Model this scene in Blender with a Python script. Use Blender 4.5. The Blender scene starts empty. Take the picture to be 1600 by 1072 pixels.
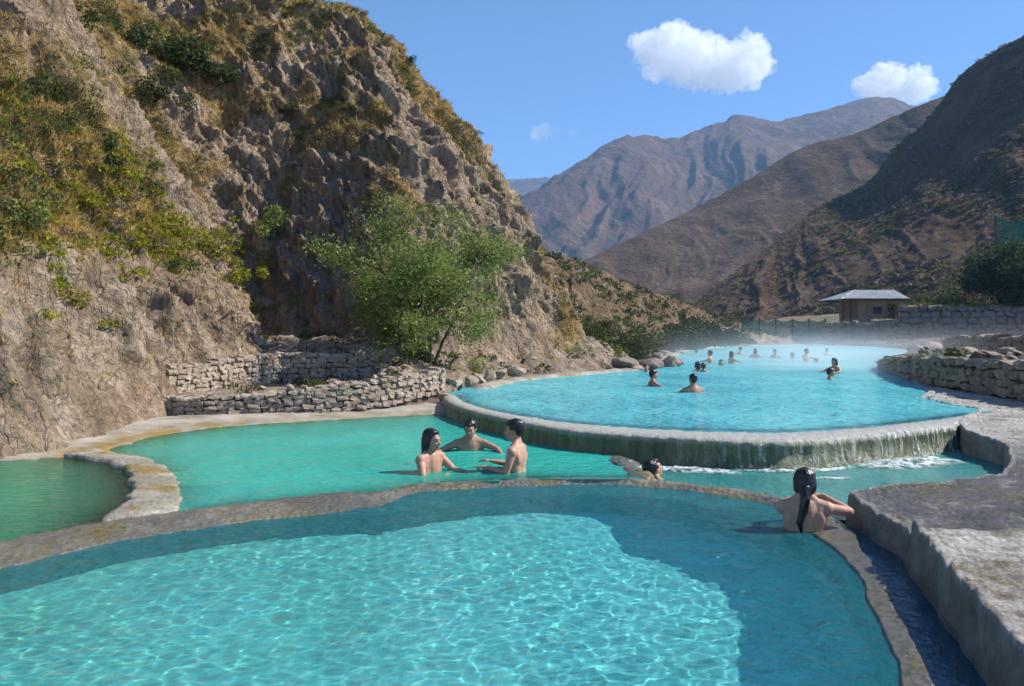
import bpy, bmesh, math, random
import numpy as np
from mathutils import Vector, Matrix
from mathutils.geometry import tessellate_polygon
from mathutils.bvhtree import BVHTree

S = bpy.context.scene
COL = S.collection
R = math.radians
random.seed(7)
RNG = np.random.default_rng(11)

# ------------------------------------------------------------------ camera
CAM_H, HORIZON, FPX = 1.55, 518.0, 1250.0
cam = bpy.data.cameras.new('camera')
cam_ob = bpy.data.objects.new('camera', cam)
COL.objects.link(cam_ob)
S.camera = cam_ob
cam.sensor_width = 36
cam.lens = 36 * FPX / 1600
cam.shift_y = -18 / 1600
cam.clip_end = 30000
cam.clip_start = 0.05
cam_ob.location = (0, 0, CAM_H)
cam_ob.rotation_euler = (math.pi / 2, 0, 0)

# ------------------------------------------------------------------ sky, sun, exposure
SUN_EL = 42.0
SUN_DIR = Vector((0.99 * math.cos(R(SUN_EL)), 0.12 * math.cos(R(SUN_EL)), math.sin(R(SUN_EL)))).normalized()
world = bpy.data.worlds.new('World')
S.world = world
world.use_nodes = True
wn = world.node_tree
sky = wn.nodes.new('ShaderNodeTexSky')
sky.sky_type = 'NISHITA'
sky.sun_disc = False
sky.sun_elevation = math.asin(SUN_DIR.z)
sky.sun_rotation = math.atan2(SUN_DIR.x, SUN_DIR.y)
sky.altitude = 6000
sky.air_density = 1.5
sky.dust_density = 0.0
sky.ozone_density = 7.0
wn.links.new(sky.outputs[0], wn.nodes['Background'].inputs[0])
wn.nodes['Background'].inputs[1].default_value = 0.12
sun = bpy.data.lights.new('sun', 'SUN')
sun.energy = 5.0
sun.angle = R(0.53)
sun.color = (1.0, 0.94, 0.84)
sun.cycles.is_caustics_light = True
sun_ob = bpy.data.objects.new('sun', sun)
COL.objects.link(sun_ob)
sun_ob.rotation_euler = SUN_DIR.to_track_quat('Z', 'Y').to_euler()
S.view_settings.view_transform = 'Standard'
S.view_settings.look = 'None'
S.view_settings.gamma = 1.0
S.view_settings.exposure = 0.72
S.cycles.use_denoising = True
S.cycles.use_adaptive_sampling = True
S.cycles.adaptive_threshold = .025
S.cycles.max_bounces = 16
S.cycles.diffuse_bounces = 2
S.cycles.glossy_bounces = 3
S.cycles.transmission_bounces = 6
S.cycles.transparent_max_bounces = 12
S.cycles.volume_bounces = 8
S.cycles.sample_clamp_indirect = 6
S.cycles.sample_clamp_direct = 30


# ================================================================== helpers
def W(u, v, z=0.0):
    """ground point whose picture lies at pixel (u, v) of the 1600 px photograph, on level z"""
    d = FPX * (CAM_H - z) / (v - HORIZON)
    return Vector(((u - 800) * d / FPX, d, z))


def WD(u, v, d):
    return Vector(((u - 800) * d / FPX, d, CAM_H - (v - HORIZON) * d / FPX))


_perm = np.random.default_rng(3).permutation(256).astype(np.int64)
_perm = np.concatenate([_perm, _perm, _perm])
_g3 = np.random.default_rng(5).normal(size=(256, 3))
_g3 /= np.linalg.norm(_g3, axis=1)[:, None]


def noise(p):
    """perlin noise, p[..., 3], about -0.7 to 0.7"""
    p = np.asarray(p, float)
    sh = p.shape[:-1]
    p = p.reshape(-1, 3)
    i = np.floor(p).astype(np.int64)
    f = p - i
    w = f * f * f * (f * (f * 6 - 15) + 10)
    i &= 255
    out = np.zeros(len(p))
    for a in (0, 1):
        wa = w[:, 0] if a else 1 - w[:, 0]
        pa = _perm[i[:, 0] + a]
        for b in (0, 1):
            wb = w[:, 1] if b else 1 - w[:, 1]
            pb = _perm[pa + ((i[:, 1] + b) & 255)]
            for c in (0, 1):
                wc = w[:, 2] if c else 1 - w[:, 2]
                g = _g3[_perm[pb + ((i[:, 2] + c) & 255)]]
                dot = g[:, 0] * (f[:, 0] - a) + g[:, 1] * (f[:, 1] - b) + g[:, 2] * (f[:, 2] - c)
                out += wa * wb * wc * dot
    return out.reshape(sh)


def fbm(p, oct=4, gain=.5, lac=2.03):
    p = np.asarray(p, float)
    t, a = 0, 1
    for k in range(oct):
        t = t + a * noise(p + 17.3 * k)
        p = p * lac
        a *= gain
    return t


def ridged(p, oct=4, gain=.5):
    p = np.asarray(p, float)
    t, a = 0, 1
    for k in range(oct):
        n = 1 - np.abs(noise(p + 9.7 * k)) * 2.2
        t = t + a * n * n
        p = p * 2.07
        a *= gain
    return t - .9


def V3(x, y, z):
    return np.stack(np.broadcast_arrays(x, y, z), -1)


def sstep(a, b, x):
    t = np.clip((np.asarray(x, float) - a) / (b - a), 0, 1)
    return t * t * (3 - 2 * t)


def mesh_data(name, V, F, smooth=True):
    """F: int array [n,3] or [n,4], or a list of index lists"""
    me = bpy.data.meshes.new(name)
    V = np.asarray(V, np.float32).reshape(-1, 3)
    if isinstance(F, np.ndarray):
        k = F.shape[1]
        me.vertices.add(len(V))
        me.vertices.foreach_set('co', V.ravel())
        me.loops.add(F.size)
        me.loops.foreach_set('vertex_index', F.astype(np.int32).ravel())
        me.polygons.add(len(F))
        me.polygons.foreach_set('loop_start', np.arange(0, F.size, k, dtype=np.int32))
        me.polygons.foreach_set('loop_total', np.full(len(F), k, np.int32))
        me.update(calc_edges=True)
    else:
        me.from_pydata(V.tolist(), [], F)
    if smooth:
        me.polygons.foreach_set('use_smooth', np.ones(len(me.polygons), bool))
    me.update()
    return me


def link(name, me, mat=None, parent=None):
    o = bpy.data.objects.new(name, me)
    COL.objects.link(o)
    if me is not None and mat is not None and len(me.materials) == 0:
        me.materials.append(mat)
    if parent is not None:
        o.parent = parent
    return o


def add(name, V, F, mat, parent=None, smooth=True):
    return link(name, mesh_data(name, V, F, smooth), mat, parent)


def grid_faces(n, m, keep=None):
    idx = np.arange(n * m).reshape(n, m)
    F = np.stack([idx[:-1, :-1], idx[:-1, 1:], idx[1:, 1:], idx[1:, :-1]], -1)
    if keep is not None:
        return F[keep]
    return F.reshape(-1, 4)


def add_grid(name, P, mat, parent=None, keep=None, smooth=True):
    n, m = P.shape[:2]
    return add(name, P.reshape(-1, 3), grid_faces(n, m, keep), mat, parent, smooth)


def set_attr(o, name, vals):
    a = o.data.attributes.new(name, 'FLOAT', 'POINT')
    a.data.foreach_set('value', np.asarray(vals, np.float32).ravel())


def tag(o, label=None, cat=None, group=None, kind=None):
    if label:
        o['label'] = label
        kind = kind or 'thing'
    if cat: o['category'] = cat
    if group: o['group'] = group
    if kind: o['kind'] = kind
    return o


def empty(name, loc=(0, 0, 0), rz=0):
    o = bpy.data.objects.new(name, None)
    COL.objects.link(o)
    o.location = loc
    o.rotation_euler = (0, 0, rz)
    return o


def resample(pts, n, smooth=True):
    """polyline -> n evenly spaced points (Catmull-Rom)"""
    pts = np.asarray([tuple(p) for p in pts], float)
    if smooth:
        q = np.vstack([2 * pts[0] - pts[1], pts, 2 * pts[-1] - pts[-2]])
        out = []
        for i in range(1, len(q) - 2):
            t = np.linspace(0, 1, 24, endpoint=False)[:, None]
            a, b, c, d = q[i - 1], q[i], q[i + 1], q[i + 2]
            out.append(.5 * ((2 * b) + (-a + c) * t + (2 * a - 5 * b + 4 * c - d) * t ** 2 + (-a + 3 * b - 3 * c + d) * t ** 3))
        pts = np.vstack(out + [pts[-1:]])
    L = np.concatenate([[0], np.cumsum(np.linalg.norm(np.diff(pts, axis=0), axis=1))])
    s = np.linspace(0, L[-1], n)
    return np.stack([np.interp(s, L, pts[:, k]) for k in range(pts.shape[1])], -1)


def in_poly(x, y, poly):
    poly = np.asarray(poly)
    ins = np.zeros(np.shape(x), bool)
    j = len(poly) - 1
    for i in range(len(poly)):
        xi, yi, xj, yj = poly[i][0], poly[i][1], poly[j][0], poly[j][1]
        c = ((yi > y) != (yj > y)) & (x < (xj - xi) * (y - yi) / (yj - yi + 1e-12) + xi)
        ins ^= c
        j = i
    return ins


def dist_poly(x, y, pts, closed=False):
    d = np.full(np.shape(x), 1e9)
    n = len(pts)
    for i in range(n if closed else n - 1):
        a, b = pts[i], pts[(i + 1) % n]
        vx, vy = b[0] - a[0], b[1] - a[1]
        t = np.clip(((x - a[0]) * vx + (y - a[1]) * vy) / (vx * vx + vy * vy + 1e-12), 0, 1)
        d = np.minimum(d, np.hypot(x - a[0] - t * vx, y - a[1] - t * vy))
    return d


# ------------------------------------------------------------------ node materials
class NT:
    def __init__(s, name):
        s.m = bpy.data.materials.new(name)
        s.m.use_nodes = True
        s.t = s.m.node_tree
        s.t.nodes.clear()
        s.out = s.t.nodes.new('ShaderNodeOutputMaterial')
        s.co = None

    def n(s, typ, **kw):
        nd = s.t.nodes.new('ShaderNode' + typ)
        for k, v in kw.items():
            setattr(nd, k, v)
        return nd

    def l(s, a, b):
        s.t.links.new(a, b)

    def put(s, sock, v):
        if isinstance(v, bpy.types.NodeSocket):
            s.l(v, sock)
        elif isinstance(v, (tuple, list)):
            sock.default_value = (*v, 1) if len(v) == 3 and sock.type == 'RGBA' else v
        else:
            sock.default_value = v

    def coords(s, scale=(1, 1, 1), rot=(0, 0, 0)):
        if s.co is None:
            s.co = s.n('NewGeometry').outputs['Position']
        mp = s.n('Mapping')
        mp.inputs['Scale'].default_value = scale
        mp.inputs['Rotation'].default_value = rot
        s.l(s.co, mp.inputs[0])
        return mp.outputs[0]

    def noise(s, scale, detail=4, rough=.55, co=None, dist=0.0):
        nd = s.n('TexNoise')
        s.l(co or s.coords(), nd.inputs['Vector'])
        nd.inputs['Scale'].default_value = scale
        nd.inputs['Detail'].default_value = detail
        nd.inputs['Roughness'].default_value = rough
        nd.inputs['Distortion'].default_value = dist
        return nd.outputs[0]

    def voro(s, scale, co=None, feature='F1', out='Distance', rand=1.0):
        nd = s.n('TexVoronoi', feature=feature)
        s.l(co or s.coords(), nd.inputs['Vector'])
        nd.inputs['Scale'].default_value = scale
        nd.inputs['Randomness'].default_value = rand
        return nd.outputs[out]

    def ramp(s, f, stops):
        nd = s.n('ValToRGB')
        el = nd.color_ramp.elements
        while len(el) < len(stops):
            el.new(.5)
        for e, (p, c) in zip(el, stops):
            e.position = p
            e.color = (*c, 1) if len(c) == 3 else c
        s.put(nd.inputs[0], f)
        return nd.outputs[0]

    def rng(s, f, a, b, c=0.0, d=1.0):
        nd = s.n('MapRange')
        s.put(nd.inputs[0], f)
        for i, v in enumerate((a, b, c, d)):
            nd.inputs[i + 1].default_value = v
        return nd.outputs[0]

    def mix(s, f, a, b, mode='MIX'):
        nd = s.n('Mix', data_type='RGBA', blend_type=mode)
        s.put(nd.inputs[0], f)
        s.put(nd.inputs[6], a)
        s.put(nd.inputs[7], b)
        return nd.outputs[2]

    def math(s, op, a, b=0.0):
        nd = s.n('Math', operation=op)
        s.put(nd.inputs[0], a)
        s.put(nd.inputs[1], b)
        return nd.outputs[0]

    def attr(s, name):
        return s.n('Attribute', attribute_name=name).outputs['Fac']

    def bump(s, h, strength, dist, normal=None):
        nd = s.n('Bump')
        nd.inputs['Strength'].default_value = strength
        nd.inputs['Distance'].default_value = dist
        s.put(nd.inputs['Height'], h)
        if normal is not None:
            s.l(normal, nd.inputs['Normal'])
        return nd.outputs[0]

    def bsdf(s, color, rough=.8, normal=None, **kw):
        b = s.n('BsdfPrincipled')
        s.put(b.inputs['Base Color'], color)
        s.put(b.inputs['Roughness'], rough)
        if normal is not None:
            s.l(normal, b.inputs['Normal'])
        for k, v in kw.items():
            s.put(b.inputs[k.replace('_', ' ')], v)
        return b.outputs[0]

    def mixs(s, f, a, b):
        nd = s.n('MixShader')
        s.put(nd.inputs[0], f)
        s.l(a, nd.inputs[1])
        s.l(b, nd.inputs[2])
        return nd.outputs[0]

    def done(s, surf=None, vol=None):
        if surf is not None:
            s.l(surf, s.out.inputs['Surface'])
        if vol is not None:
            s.l(vol, s.out.inputs['Volume'])
        return s.m


def rock_mat(name, stops, scale=1.0, bump=.6, bdist=.05, rough=.85, patch=None, patch_f=(.5, .62), wet=None, spec=.25):
    t = NT(name)
    n1 = t.noise(1.3 * scale, 6, .62)
    n2 = t.noise(7 * scale, 5, .65)
    f = t.math('ADD', t.math('MULTIPLY', n1, .6), t.math('MULTIPLY', n2, .4))
    c = t.ramp(t.rng(f, .33, .67), stops)
    if patch is not None:
        c = t.mix(t.rng(t.noise(.9 * scale, 6, .7), patch_f[0], patch_f[1]), c, patch)
    v = t.voro(9 * scale)
    dirt = t.rng(t.noise(22 * scale, 3, .7), .3, .75, .72, 1.2)
    c = t.mix(1.0, c, dirt, 'MULTIPLY')
    h = t.math('ADD', t.noise(6 * scale, 8, .7), t.math('MULTIPLY', v, .5))
    nb = t.bump(h, bump, bdist)
    r = rough
    if wet is not None:
        r = t.rng(t.noise(1.1, 4, .6), wet[0], wet[1], rough, wet[2])
    return t.done(t.bsdf(c, r, nb, Specular_IOR_Level=spec))


# ================================================================== materials
def water_mat(name, deep, tint, milk=None, scale=6.0, bump=.35, refl=.75, stretch=(1, 1.6, 1), bd=.05):
    t = NT(name)
    co = t.coords(stretch)
    h = t.math('ADD', t.noise(scale, 3, .55, co, .4), t.math('MULTIPLY', t.noise(scale * .28, 2, .5, co), 1.4))
    h = t.math('ADD', h, t.math('MULTIPLY', t.noise(scale * 2.9, 2, .5, co), .35))
    nb = t.bump(h, bump, bd)
    d = t.n('BsdfDiffuse')
    big = t.rng(t.noise(.35, 3, .5), .3, .7)
    t.put(d.inputs[0], t.mix(big, deep[0], deep[1]))
    t.l(nb, d.inputs['Normal'])
    tr = t.n('BsdfTransparent')
    t.put(tr.inputs[0], tint)
    body = t.mixs(t.attr('milk') if milk is None else milk, tr.outputs[0], d.outputs[0])
    g = t.n('BsdfGlossy')
    g.inputs['Roughness'].default_value = .06
    t.l(nb, g.inputs['Normal'])
    fr = t.n('Fresnel')
    fr.inputs['IOR'].default_value = 1.33
    t.l(nb, fr.inputs['Normal'])
    return t.done(t.mixs(t.math('MULTIPLY', fr.outputs[0], refl), body, g.outputs[0]))


def near_water_mat():
    t = NT('clear_spring_water')
    co = t.coords((1, 1.5, 1), (0, 0, R(12)))
    h = t.math('ADD', t.noise(7, 4, .6, co, .5), t.math('MULTIPLY', t.noise(2.2, 2, .5, co), 1.2))
    h = t.math('ADD', h, t.math('MULTIPLY', t.noise(24, 2, .5, co), .25))
    nb = t.bump(h, 1.0, .055)
    g = t.n('BsdfRefraction')
    g.inputs['IOR'].default_value = 1.33
    g.inputs['Roughness'].default_value = 0
    g.inputs['Color'].default_value = (.47, .93, .98, 1)
    d = t.n('BsdfDiffuse')
    d.inputs[0].default_value = (.03, .42, .52, 1)
    t.l(nb, d.inputs['Normal'])
    gl = t.n('BsdfGlossy')
    gl.inputs['Roughness'].default_value = .03
    t.l(nb, gl.inputs['Normal'])
    fr = t.n('Fresnel')
    fr.inputs['IOR'].default_value = 1.33
    t.l(nb, fr.inputs['Normal'])
    body = t.mixs(.2, g.outputs[0], d.outputs[0])
    return t.done(t.mixs(t.math('MULTIPLY', fr.outputs[0], .85), body, gl.outputs[0]))


M = {}
M['water_near'] = near_water_mat()
M['water_mid'] = water_mat('emerald_pool_water', ((.018, .34, .27), (.055, .50, .42)), (.35, .85, .75), None, 5, .75, .6)
M['water_left'] = water_mat('green_pool_water', ((.02, .24, .13), (.045, .34, .20)), (.4, .75, .55), None, 5, .4, .7)
M['water_upper'] = water_mat('blue_pool_water', ((.065, .35, .42), (.13, .52, .56)), (.4, .85, .9), None, 3.0, 1.0, .8, (1, 1.6, 1), .14)
M['water_channel'] = water_mat('channel_water', ((.04, .30, .28), (.16, .50, .47)), (.6, .9, .86), .55, 9, .9, .7)
M['water_gutter'] = water_mat('gutter_water', ((.03, .12, .2), (.04, .15, .24)), (.55, .75, .8), .55, 8, .35, 1.0)
M['water_film'] = water_mat('sliding_water', ((.05, .14, .2), (.07, .17, .22)), (.72, .84, .9), .16, 9, .6, 1.0)

t = NT('pool_floor_limestone')
n1 = t.noise(2.2, 5, .6)
c = t.ramp(n1, [(.3, (.62, .70, .68)), (.55, (.78, .82, .80)), (.75, (.84, .85, .82))])
sx = t.n('SeparateXYZ')
t.l(t.coords(), sx.inputs[0])
alg = t.math('MULTIPLY', t.rng(sx.outputs[0], 1.0, -3.2, 0, .85), t.rng(t.noise(1.1, 4, .6), .3, .6, .4, 1))
c = t.mix(alg, c, (.52, .58, .34))
c = t.mix(t.math('MULTIPLY', t.rng(t.noise(1.5, 6, .7), .50, .66), .5), c, (.36, .40, .34))
M['floor'] = t.done(t.bsdf(c, .9, t.bump(t.noise(11, 4, .6), .5, .04)))


def travertine(name, dry, wetc, algae, wet_lo=.42, wet_hi=.55, alg=(.52, .64), rough_wet=.12):
    t = NT(name)
    n1 = t.noise(3.1, 6, .65)
    c = t.ramp(n1, [(.3, dry[0]), (.52, dry[1]), (.72, dry[2])])
    wet = t.rng(t.noise(.8, 5, .6), wet_lo, wet_hi)
    c = t.mix(wet, c, wetc)
    c = t.mix(t.rng(t.noise(1.7, 6, .7), alg[0], alg[1]), c, algae)
    c = t.mix(1.0, c, t.rng(t.noise(34, 3, .7), .3, .72, .6, 1.25), 'MULTIPLY')
    h = t.math('ADD', t.noise(26, 6, .7), t.math('MULTIPLY', t.voro(17), .8))
    r = t.rng(wet, 0, 1, .75, rough_wet)
    return t.done(t.bsdf(c, r, t.bump(h, .75, .02), Specular_IOR_Level=.5))


M['rim'] = travertine('wet_travertine_rim', ((.13, .11, .075), (.23, .20, .15), (.36, .335, .27)), (.14, .135, .115), (.16, .13, .05), .36, .50, (.52, .66), .1)
M['rim_pale'] = travertine('pale_travertine_rim', ((.20, .175, .13), (.35, .315, .255), (.50, .47, .41)), (.30, .27, .21), (.25, .175, .05), .5, .6, (.53, .63), .4)
M['terrace'] = travertine('grey_travertine_terrace', ((.13, .12, .11), (.22, .21, .19), (.34, .32, .29)), (.12, .125, .13), (.17, .16, .07), .44, .52, (.62, .72), .22)
M['terrace_dry'] = travertine('dry_travertine_terrace', ((.34, .31, .28), (.50, .47, .43), (.62, .60, .56)), (.45, .43, .40), (.24, .2, .15), .5, .6, (.6, .68), .5)

# algae-green overflow wall of the upper pool: vertical drip streaks
t = NT('algae_streaked_wall')
st = t.noise(2.6, 5, .65, t.coords((3.2, 3.2, .28)))
c = t.ramp(st, [(.26, (.04, .055, .022)), (.43, (.085, .11, .045)), (.6, (.16, .165, .08)), (.76, (.32, .30, .2))])
c = t.mix(t.attr('crest'), c, (.46, .44, .38))
h = t.math('ADD', st, t.math('MULTIPLY', t.noise(30, 5, .7), .4))
M['algae_wall'] = t.done(t.bsdf(c, .35, t.bump(h, .9, .05), Specular_IOR_Level=.45))

# big left hillside: bare rock low down, dry grass and soil above
t = NT('dry_hillside')
veg = t.attr('veg')
co2 = t.coords((1, 1, 1), (0, R(35), R(20)))
strat = t.noise(1.4, 8, .68, t.coords((2.2, 1.3, .7), (0, R(40), 0)))
rock = t.ramp(strat, [(.3, (.14, .10, .07)), (.43, (.27, .20, .138)), (.56, (.40, .305, .22)), (.72, (.54, .445, .36))])
red = t.rng(t.noise(.55, 5, .6), .46, .6)
rock = t.mix(red, rock, t.mix(.3, rock, (.40, .26, .16)))
soil = t.ramp(t.noise(2.3, 6, .7), [(.32, (.14, .095, .045)), (.46, (.28, .19, .085)), (.6, (.42, .30, .13)), (.75, (.46, .37, .22))])
grn = t.rng(t.noise(.5, 6, .7), .52, .62)
soil = t.mix(grn, soil, (.13, .13, .04))
c = t.mix(veg, rock, soil)
c = t.mix(1.0, c, t.rng(t.noise(19, 4, .75), .28, .72, .55, 1.3), 'MULTIPLY')
wv = t.n('VectorMath', operation='ADD')
t.l(t.coords((2.4, 1.5, .9), (0, R(40), 0)), wv.inputs[0])
nzc = t.n('TexNoise')
nzc.inputs['Scale'].default_value = 2.2
nzc.inputs['Detail'].default_value = 4
t.l(t.coords(), nzc.inputs['Vector'])
t.l(nzc.outputs['Color'], wv.inputs[1])
crack = t.rng(t.voro(1.3, wv.outputs[0], 'DISTANCE_TO_EDGE'), 0, .07)
crack2 = t.rng(t.voro(3.6, wv.outputs[0], 'DISTANCE_TO_EDGE'), 0, .09)
cr = t.math('MULTIPLY', t.rng(crack, 0, 1, .8, 1), t.rng(crack2, 0, 1, .85, 1))
c = t.mix(t.rng(veg, 0, 1, 1, .25), c, t.mix(1.0, c, cr, 'MULTIPLY'))
h = t.math('ADD', t.noise(5, 10, .72), t.math('MULTIPLY', t.voro(6.5), .5))
h = t.math('ADD', h, t.math('MULTIPLY', crack, .22))
h = t.math('ADD', h, t.math('MULTIPLY', crack2, .12))
M['hill_left'] = t.done(t.bsdf(c, .92, t.bump(h, 1.0, .13), Specular_IOR_Level=.12))


def slope_mat(name, a, b, c3, grn, scale, gfac=(.5, .6), bump=2.0):
    t = NT(name)
    n = t.noise(1.0 * scale, 8, .66)
    c = t.ramp(n, [(.32, a), (.5, b), (.7, c3)])
    g = t.rng(t.noise(4.5 * scale, 5, .7), gfac[0], gfac[1])
    c = t.mix(g, c, grn)
    c = t.mix(1.0, c, t.rng(t.noise(17 * scale, 4, .7), .3, .7, .5, 1.35), 'MULTIPLY')
    return t.done(t.bsdf(c, .95, t.bump(t.noise(6 * scale, 8, .7), .9, bump), Specular_IOR_Level=.08))


M['hill_right'] = slope_mat('dark_scrub_slope', (.085, .052, .038), (.135, .088, .062), (.20, .138, .098), (.105, .092, .038), .12, (.53, .63), 1.7)
M['hill_right_far'] = slope_mat('far_scrub_slope', (.085, .054, .040), (.135, .088, .064), (.20, .138, .10), (.10, .09, .04), .06, (.54, .64), 2.6)
M['hill_far'] = slope_mat('far_mountain', (.10, .058, .045), (.155, .093, .070), (.215, .140, .10), (.095, .075, .045), .014, (.52, .62), 9)
M['hill_small'] = slope_mat('brushy_hill', (.16, .10, .065), (.26, .17, .115), (.36, .26, .185), (.10, .10, .035), .6, (.5, .58), .5)
M['bank'] = rock_mat('bank_rock', [(.0, (.09, .065, .045)), (.4, (.20, .15, .11)), (.7, (.31, .245, .19)), (1, (.45, .38, .32))], 1.2, .9, .08, patch=(.16, .15, .045), patch_f=(.55, .66))
M['bank_dark'] = rock_mat('shore_rubble', [(.0, (.05, .04, .034)), (.4, (.10, .082, .07)), (.75, (.17, .145, .12)), (1, (.36, .32, .28))], 1.0, .9, .1, patch=(.15, .14, .05), patch_f=(.58, .68))
M['ground'] = rock_mat('dry_ground', [(.0, (.12, .09, .06)), (.5, (.22, .16, .11)), (1, (.34, .27, .2))], .5, .6, .08, patch=(.12, .12, .04))
M['stone'] = rock_mat('wall_stone', [(.0, (.21, .16, .115)), (.45, (.34, .27, .205)), (.75, (.44, .365, .29)), (1, (.55, .48, .40))], 2.2, .6, .025)
M['stone_dark'] = rock_mat('dark_wall_stone', [(.0, (.13, .105, .085)), (.5, (.22, .18, .15)), (1, (.34, .29, .25))], 1.0, .7, .06)
M['mortar'] = rock_mat('wall_core', [(.0, (.09, .07, .055)), (1, (.17, .14, .11))], 3, .6, .02)


def leaf_mat(name, a, b, c3, trans=.35):
    t = NT(name)
    g = t.n('NewGeometry')
    c = t.ramp(g.outputs['Random Per Island'], [(.0, a), (.5, b), (1.0, c3)])
    bs = t.bsdf(c, .75, Specular_IOR_Level=.12)
    tr = t.n('BsdfTranslucent')
    t.l(c, tr.inputs[0])
    return t.done(t.mixs(trans, bs, tr.outputs[0]))


M['leaf_tree'] = leaf_mat('grey_green_leaf', (.10, .135, .03), (.20, .255, .065), (.36, .40, .13), .4)
M['leaf_dark'] = leaf_mat('dark_green_leaf', (.018, .035, .012), (.035, .06, .018), (.07, .10, .03), .25)
M['leaf_bush'] = leaf_mat('bush_leaf', (.03, .05, .015), (.07, .095, .03), (.14, .15, .05))
M['leaf_olive'] = leaf_mat('olive_leaf', (.075, .07, .025), (.13, .125, .04), (.21, .19, .075))
M['leaf_yellow'] = leaf_mat('yellow_green_leaf', (.12, .13, .015), (.24, .24, .02), (.38, .33, .03))
M['leaf_grey'] = leaf_mat('grey_twig', (.09, .065, .05), (.17, .13, .10), (.26, .21, .16), .15)
M['grass_dry'] = leaf_mat('dry_grass', (.34, .20, .055), (.52, .35, .105), (.66, .50, .19), .35)
M['grass_green'] = leaf_mat('green_grass', (.11, .12, .015), (.22, .21, .025), (.36, .31, .04), .35)
M['bark'] = rock_mat('bark', [(0, (.05, .035, .025)), (1, (.16, .12, .09))], 6, .8, .02)


# ================================================================== pools: plan
near_A = [W(0, 845, .06), W(169, 813, .06), W(262, 800, .06), W(375, 787, .06), W(506, 770, .06), W(600, 764, .06), W(655, 752, .06), W(800, 746, .06),
          W(950, 744, .06), W(1031, 748, .06), W(1162, 763, .06), W(1219, 774, .06), W(1290, 796, .06), W(1325, 828, 0), W(1360, 884, 0), W(1397, 947, 0),
          W(1424, 1000, 0), W(1461, 1072, 0)]
near_B = [W(0, 894), W(150, 856), W(225, 841), W(337, 824), W(487, 807), W(600, 800), W(669, 788), W(781, 776),
          W(912, 770), W(1010, 774), W(1119, 792), W(1195, 812), W(1262, 832), W(1305, 862), W(1350, 922), W(1382, 990), W(1400, 1040), W(1412, 1072)]
A = [(-4.15, 3.2), (-3.95, 4.4)] + [(p.x, p.y) for p in near_A] + [(1.5, 2.3), (1.1, 1.4)]
B = [(-3.7, 3.0), (-3.55, 4.2)] + [(p.x, p.y) for p in near_B] + [(1.35, 2.3), (.95, 1.4)]
NR = 520
rA, rB = resample(A, NR), resample(B, NR)

up_in = [W(715, 618, .3), W(727, 627, .3), W(760, 638, .3), W(830, 651, .3), W(900, 660, .3), W(1031, 669, .3), W(1206, 674, .3), W(1337, 667, .3), W(1440, 656, .3), W(1512, 647, .3)]
up_out = [W(696, 618, .3), W(706, 628, .3), W(745, 642, .3), W(820, 658, .3), W(895, 671, .3), W(1031, 681, .3), W(1206, 688, .3), W(1337, 681, .3), W(1435, 671, .3), W(1500, 661, .3)]
up_back = [(6.95, 12.3), (7.5, 12.9), (7.45, 13.8), (7.7, 15.2), (8.5, 16.4), (9.0, 17.6), (10.8, 22), (12.4, 26.5), (13.2, 29), (17.7, 37.2), (24.6, 48.8), (27.8, 57.9), (29.5, 67), (28, 72), (26, 73),
           (19, 68), (12.5, 55.8), (7.9, 41), (5.4, 31), (4.24, 26.9), (3.2, 25.4), (1.86, 23.4), (.88, 22.1), (-.3, 19.9), (-.9, 17.7), (-1.06, 16.2)]
upper_poly = [(p.x, p.y) for p in up_in] + up_back
mid_edge = [W(165, 705, .05), W(185, 697, .05), W(240, 682, .05), W(310, 671, .05), W(384, 664, .05), W(499, 657, .05), W(600, 651, .05), W(700, 646, .05)]


def poly_sheet(name, poly, z, mat, parent=None):
    pts = [Vector((p[0], p[1], z)) for p in poly]
    tri = tessellate_polygon([pts])
    tri = [list(f) for f in tri]
    o = add(name, [tuple(p) for p in pts], tri, mat, parent, False)
    bm = bmesh.new()
    bm.from_mesh(o.data)
    bmesh.ops.recalc_face_normals(bm, faces=bm.faces)
    if bm.faces and sum(f.normal.z for f in bm.faces) < 0:
        bmesh.ops.reverse_faces(bm, faces=bm.faces)
    bm.to_mesh(o.data)
    bm.free()
    return o


def water_grid(name, poly, z, mat, step, edge_poly, k, shallow_pts=None, floor_milk=.86, y_pow=1.0, wave=0.0):
    """fine water sheet cut to a polygon, with optical thickness from the distance to the shore"""
    poly = np.asarray(poly)
    x0, y0 = poly.min(0)
    x1, y1 = poly.max(0)
    nx = int((x1 - x0) / step) + 2
    ny = int((y1 - y0) / step) + 2
    X, Y = np.meshgrid(np.linspace(x0, x1, nx), np.linspace(y0, y1, ny))
    Xc, Yc = (X[:-1, :-1] + X[1:, 1:]) / 2, (Y[:-1, :-1] + Y[1:, 1:]) / 2
    keep = in_poly(Xc, Yc, poly)
    Z = np.full_like(X, z)
    o = add_grid(name, V3(X, Y, Z), mat, keep=keep)
    d = dist_poly(X, Y, edge_poly)
    set_attr(o, 'milk', floor_milk * (1 - np.exp(-k * (d + .02))))
    return o


# ---- near pool -----------------------------------------------------------------
def sweep(name, rows, mat, parent=None, jitter=.02, freq=2.5, zj=.012, zfreq=6.0, seed=0):
    """rows: list of [n,3] arrays, one per line of the cross-section"""
    P = np.stack(rows, 1)
    q = P * freq + seed
    P = P + jitter * V3(fbm(q, 3), fbm(q + 31, 3), 0 * P[..., 0])
    P[..., 2] += zj * fbm(P * zfreq + 70 + seed, 4)
    return add_grid(name, P, mat, parent), P


def lift(p2, z):
    return V3(p2[:, 0], p2[:, 1], z)


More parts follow.
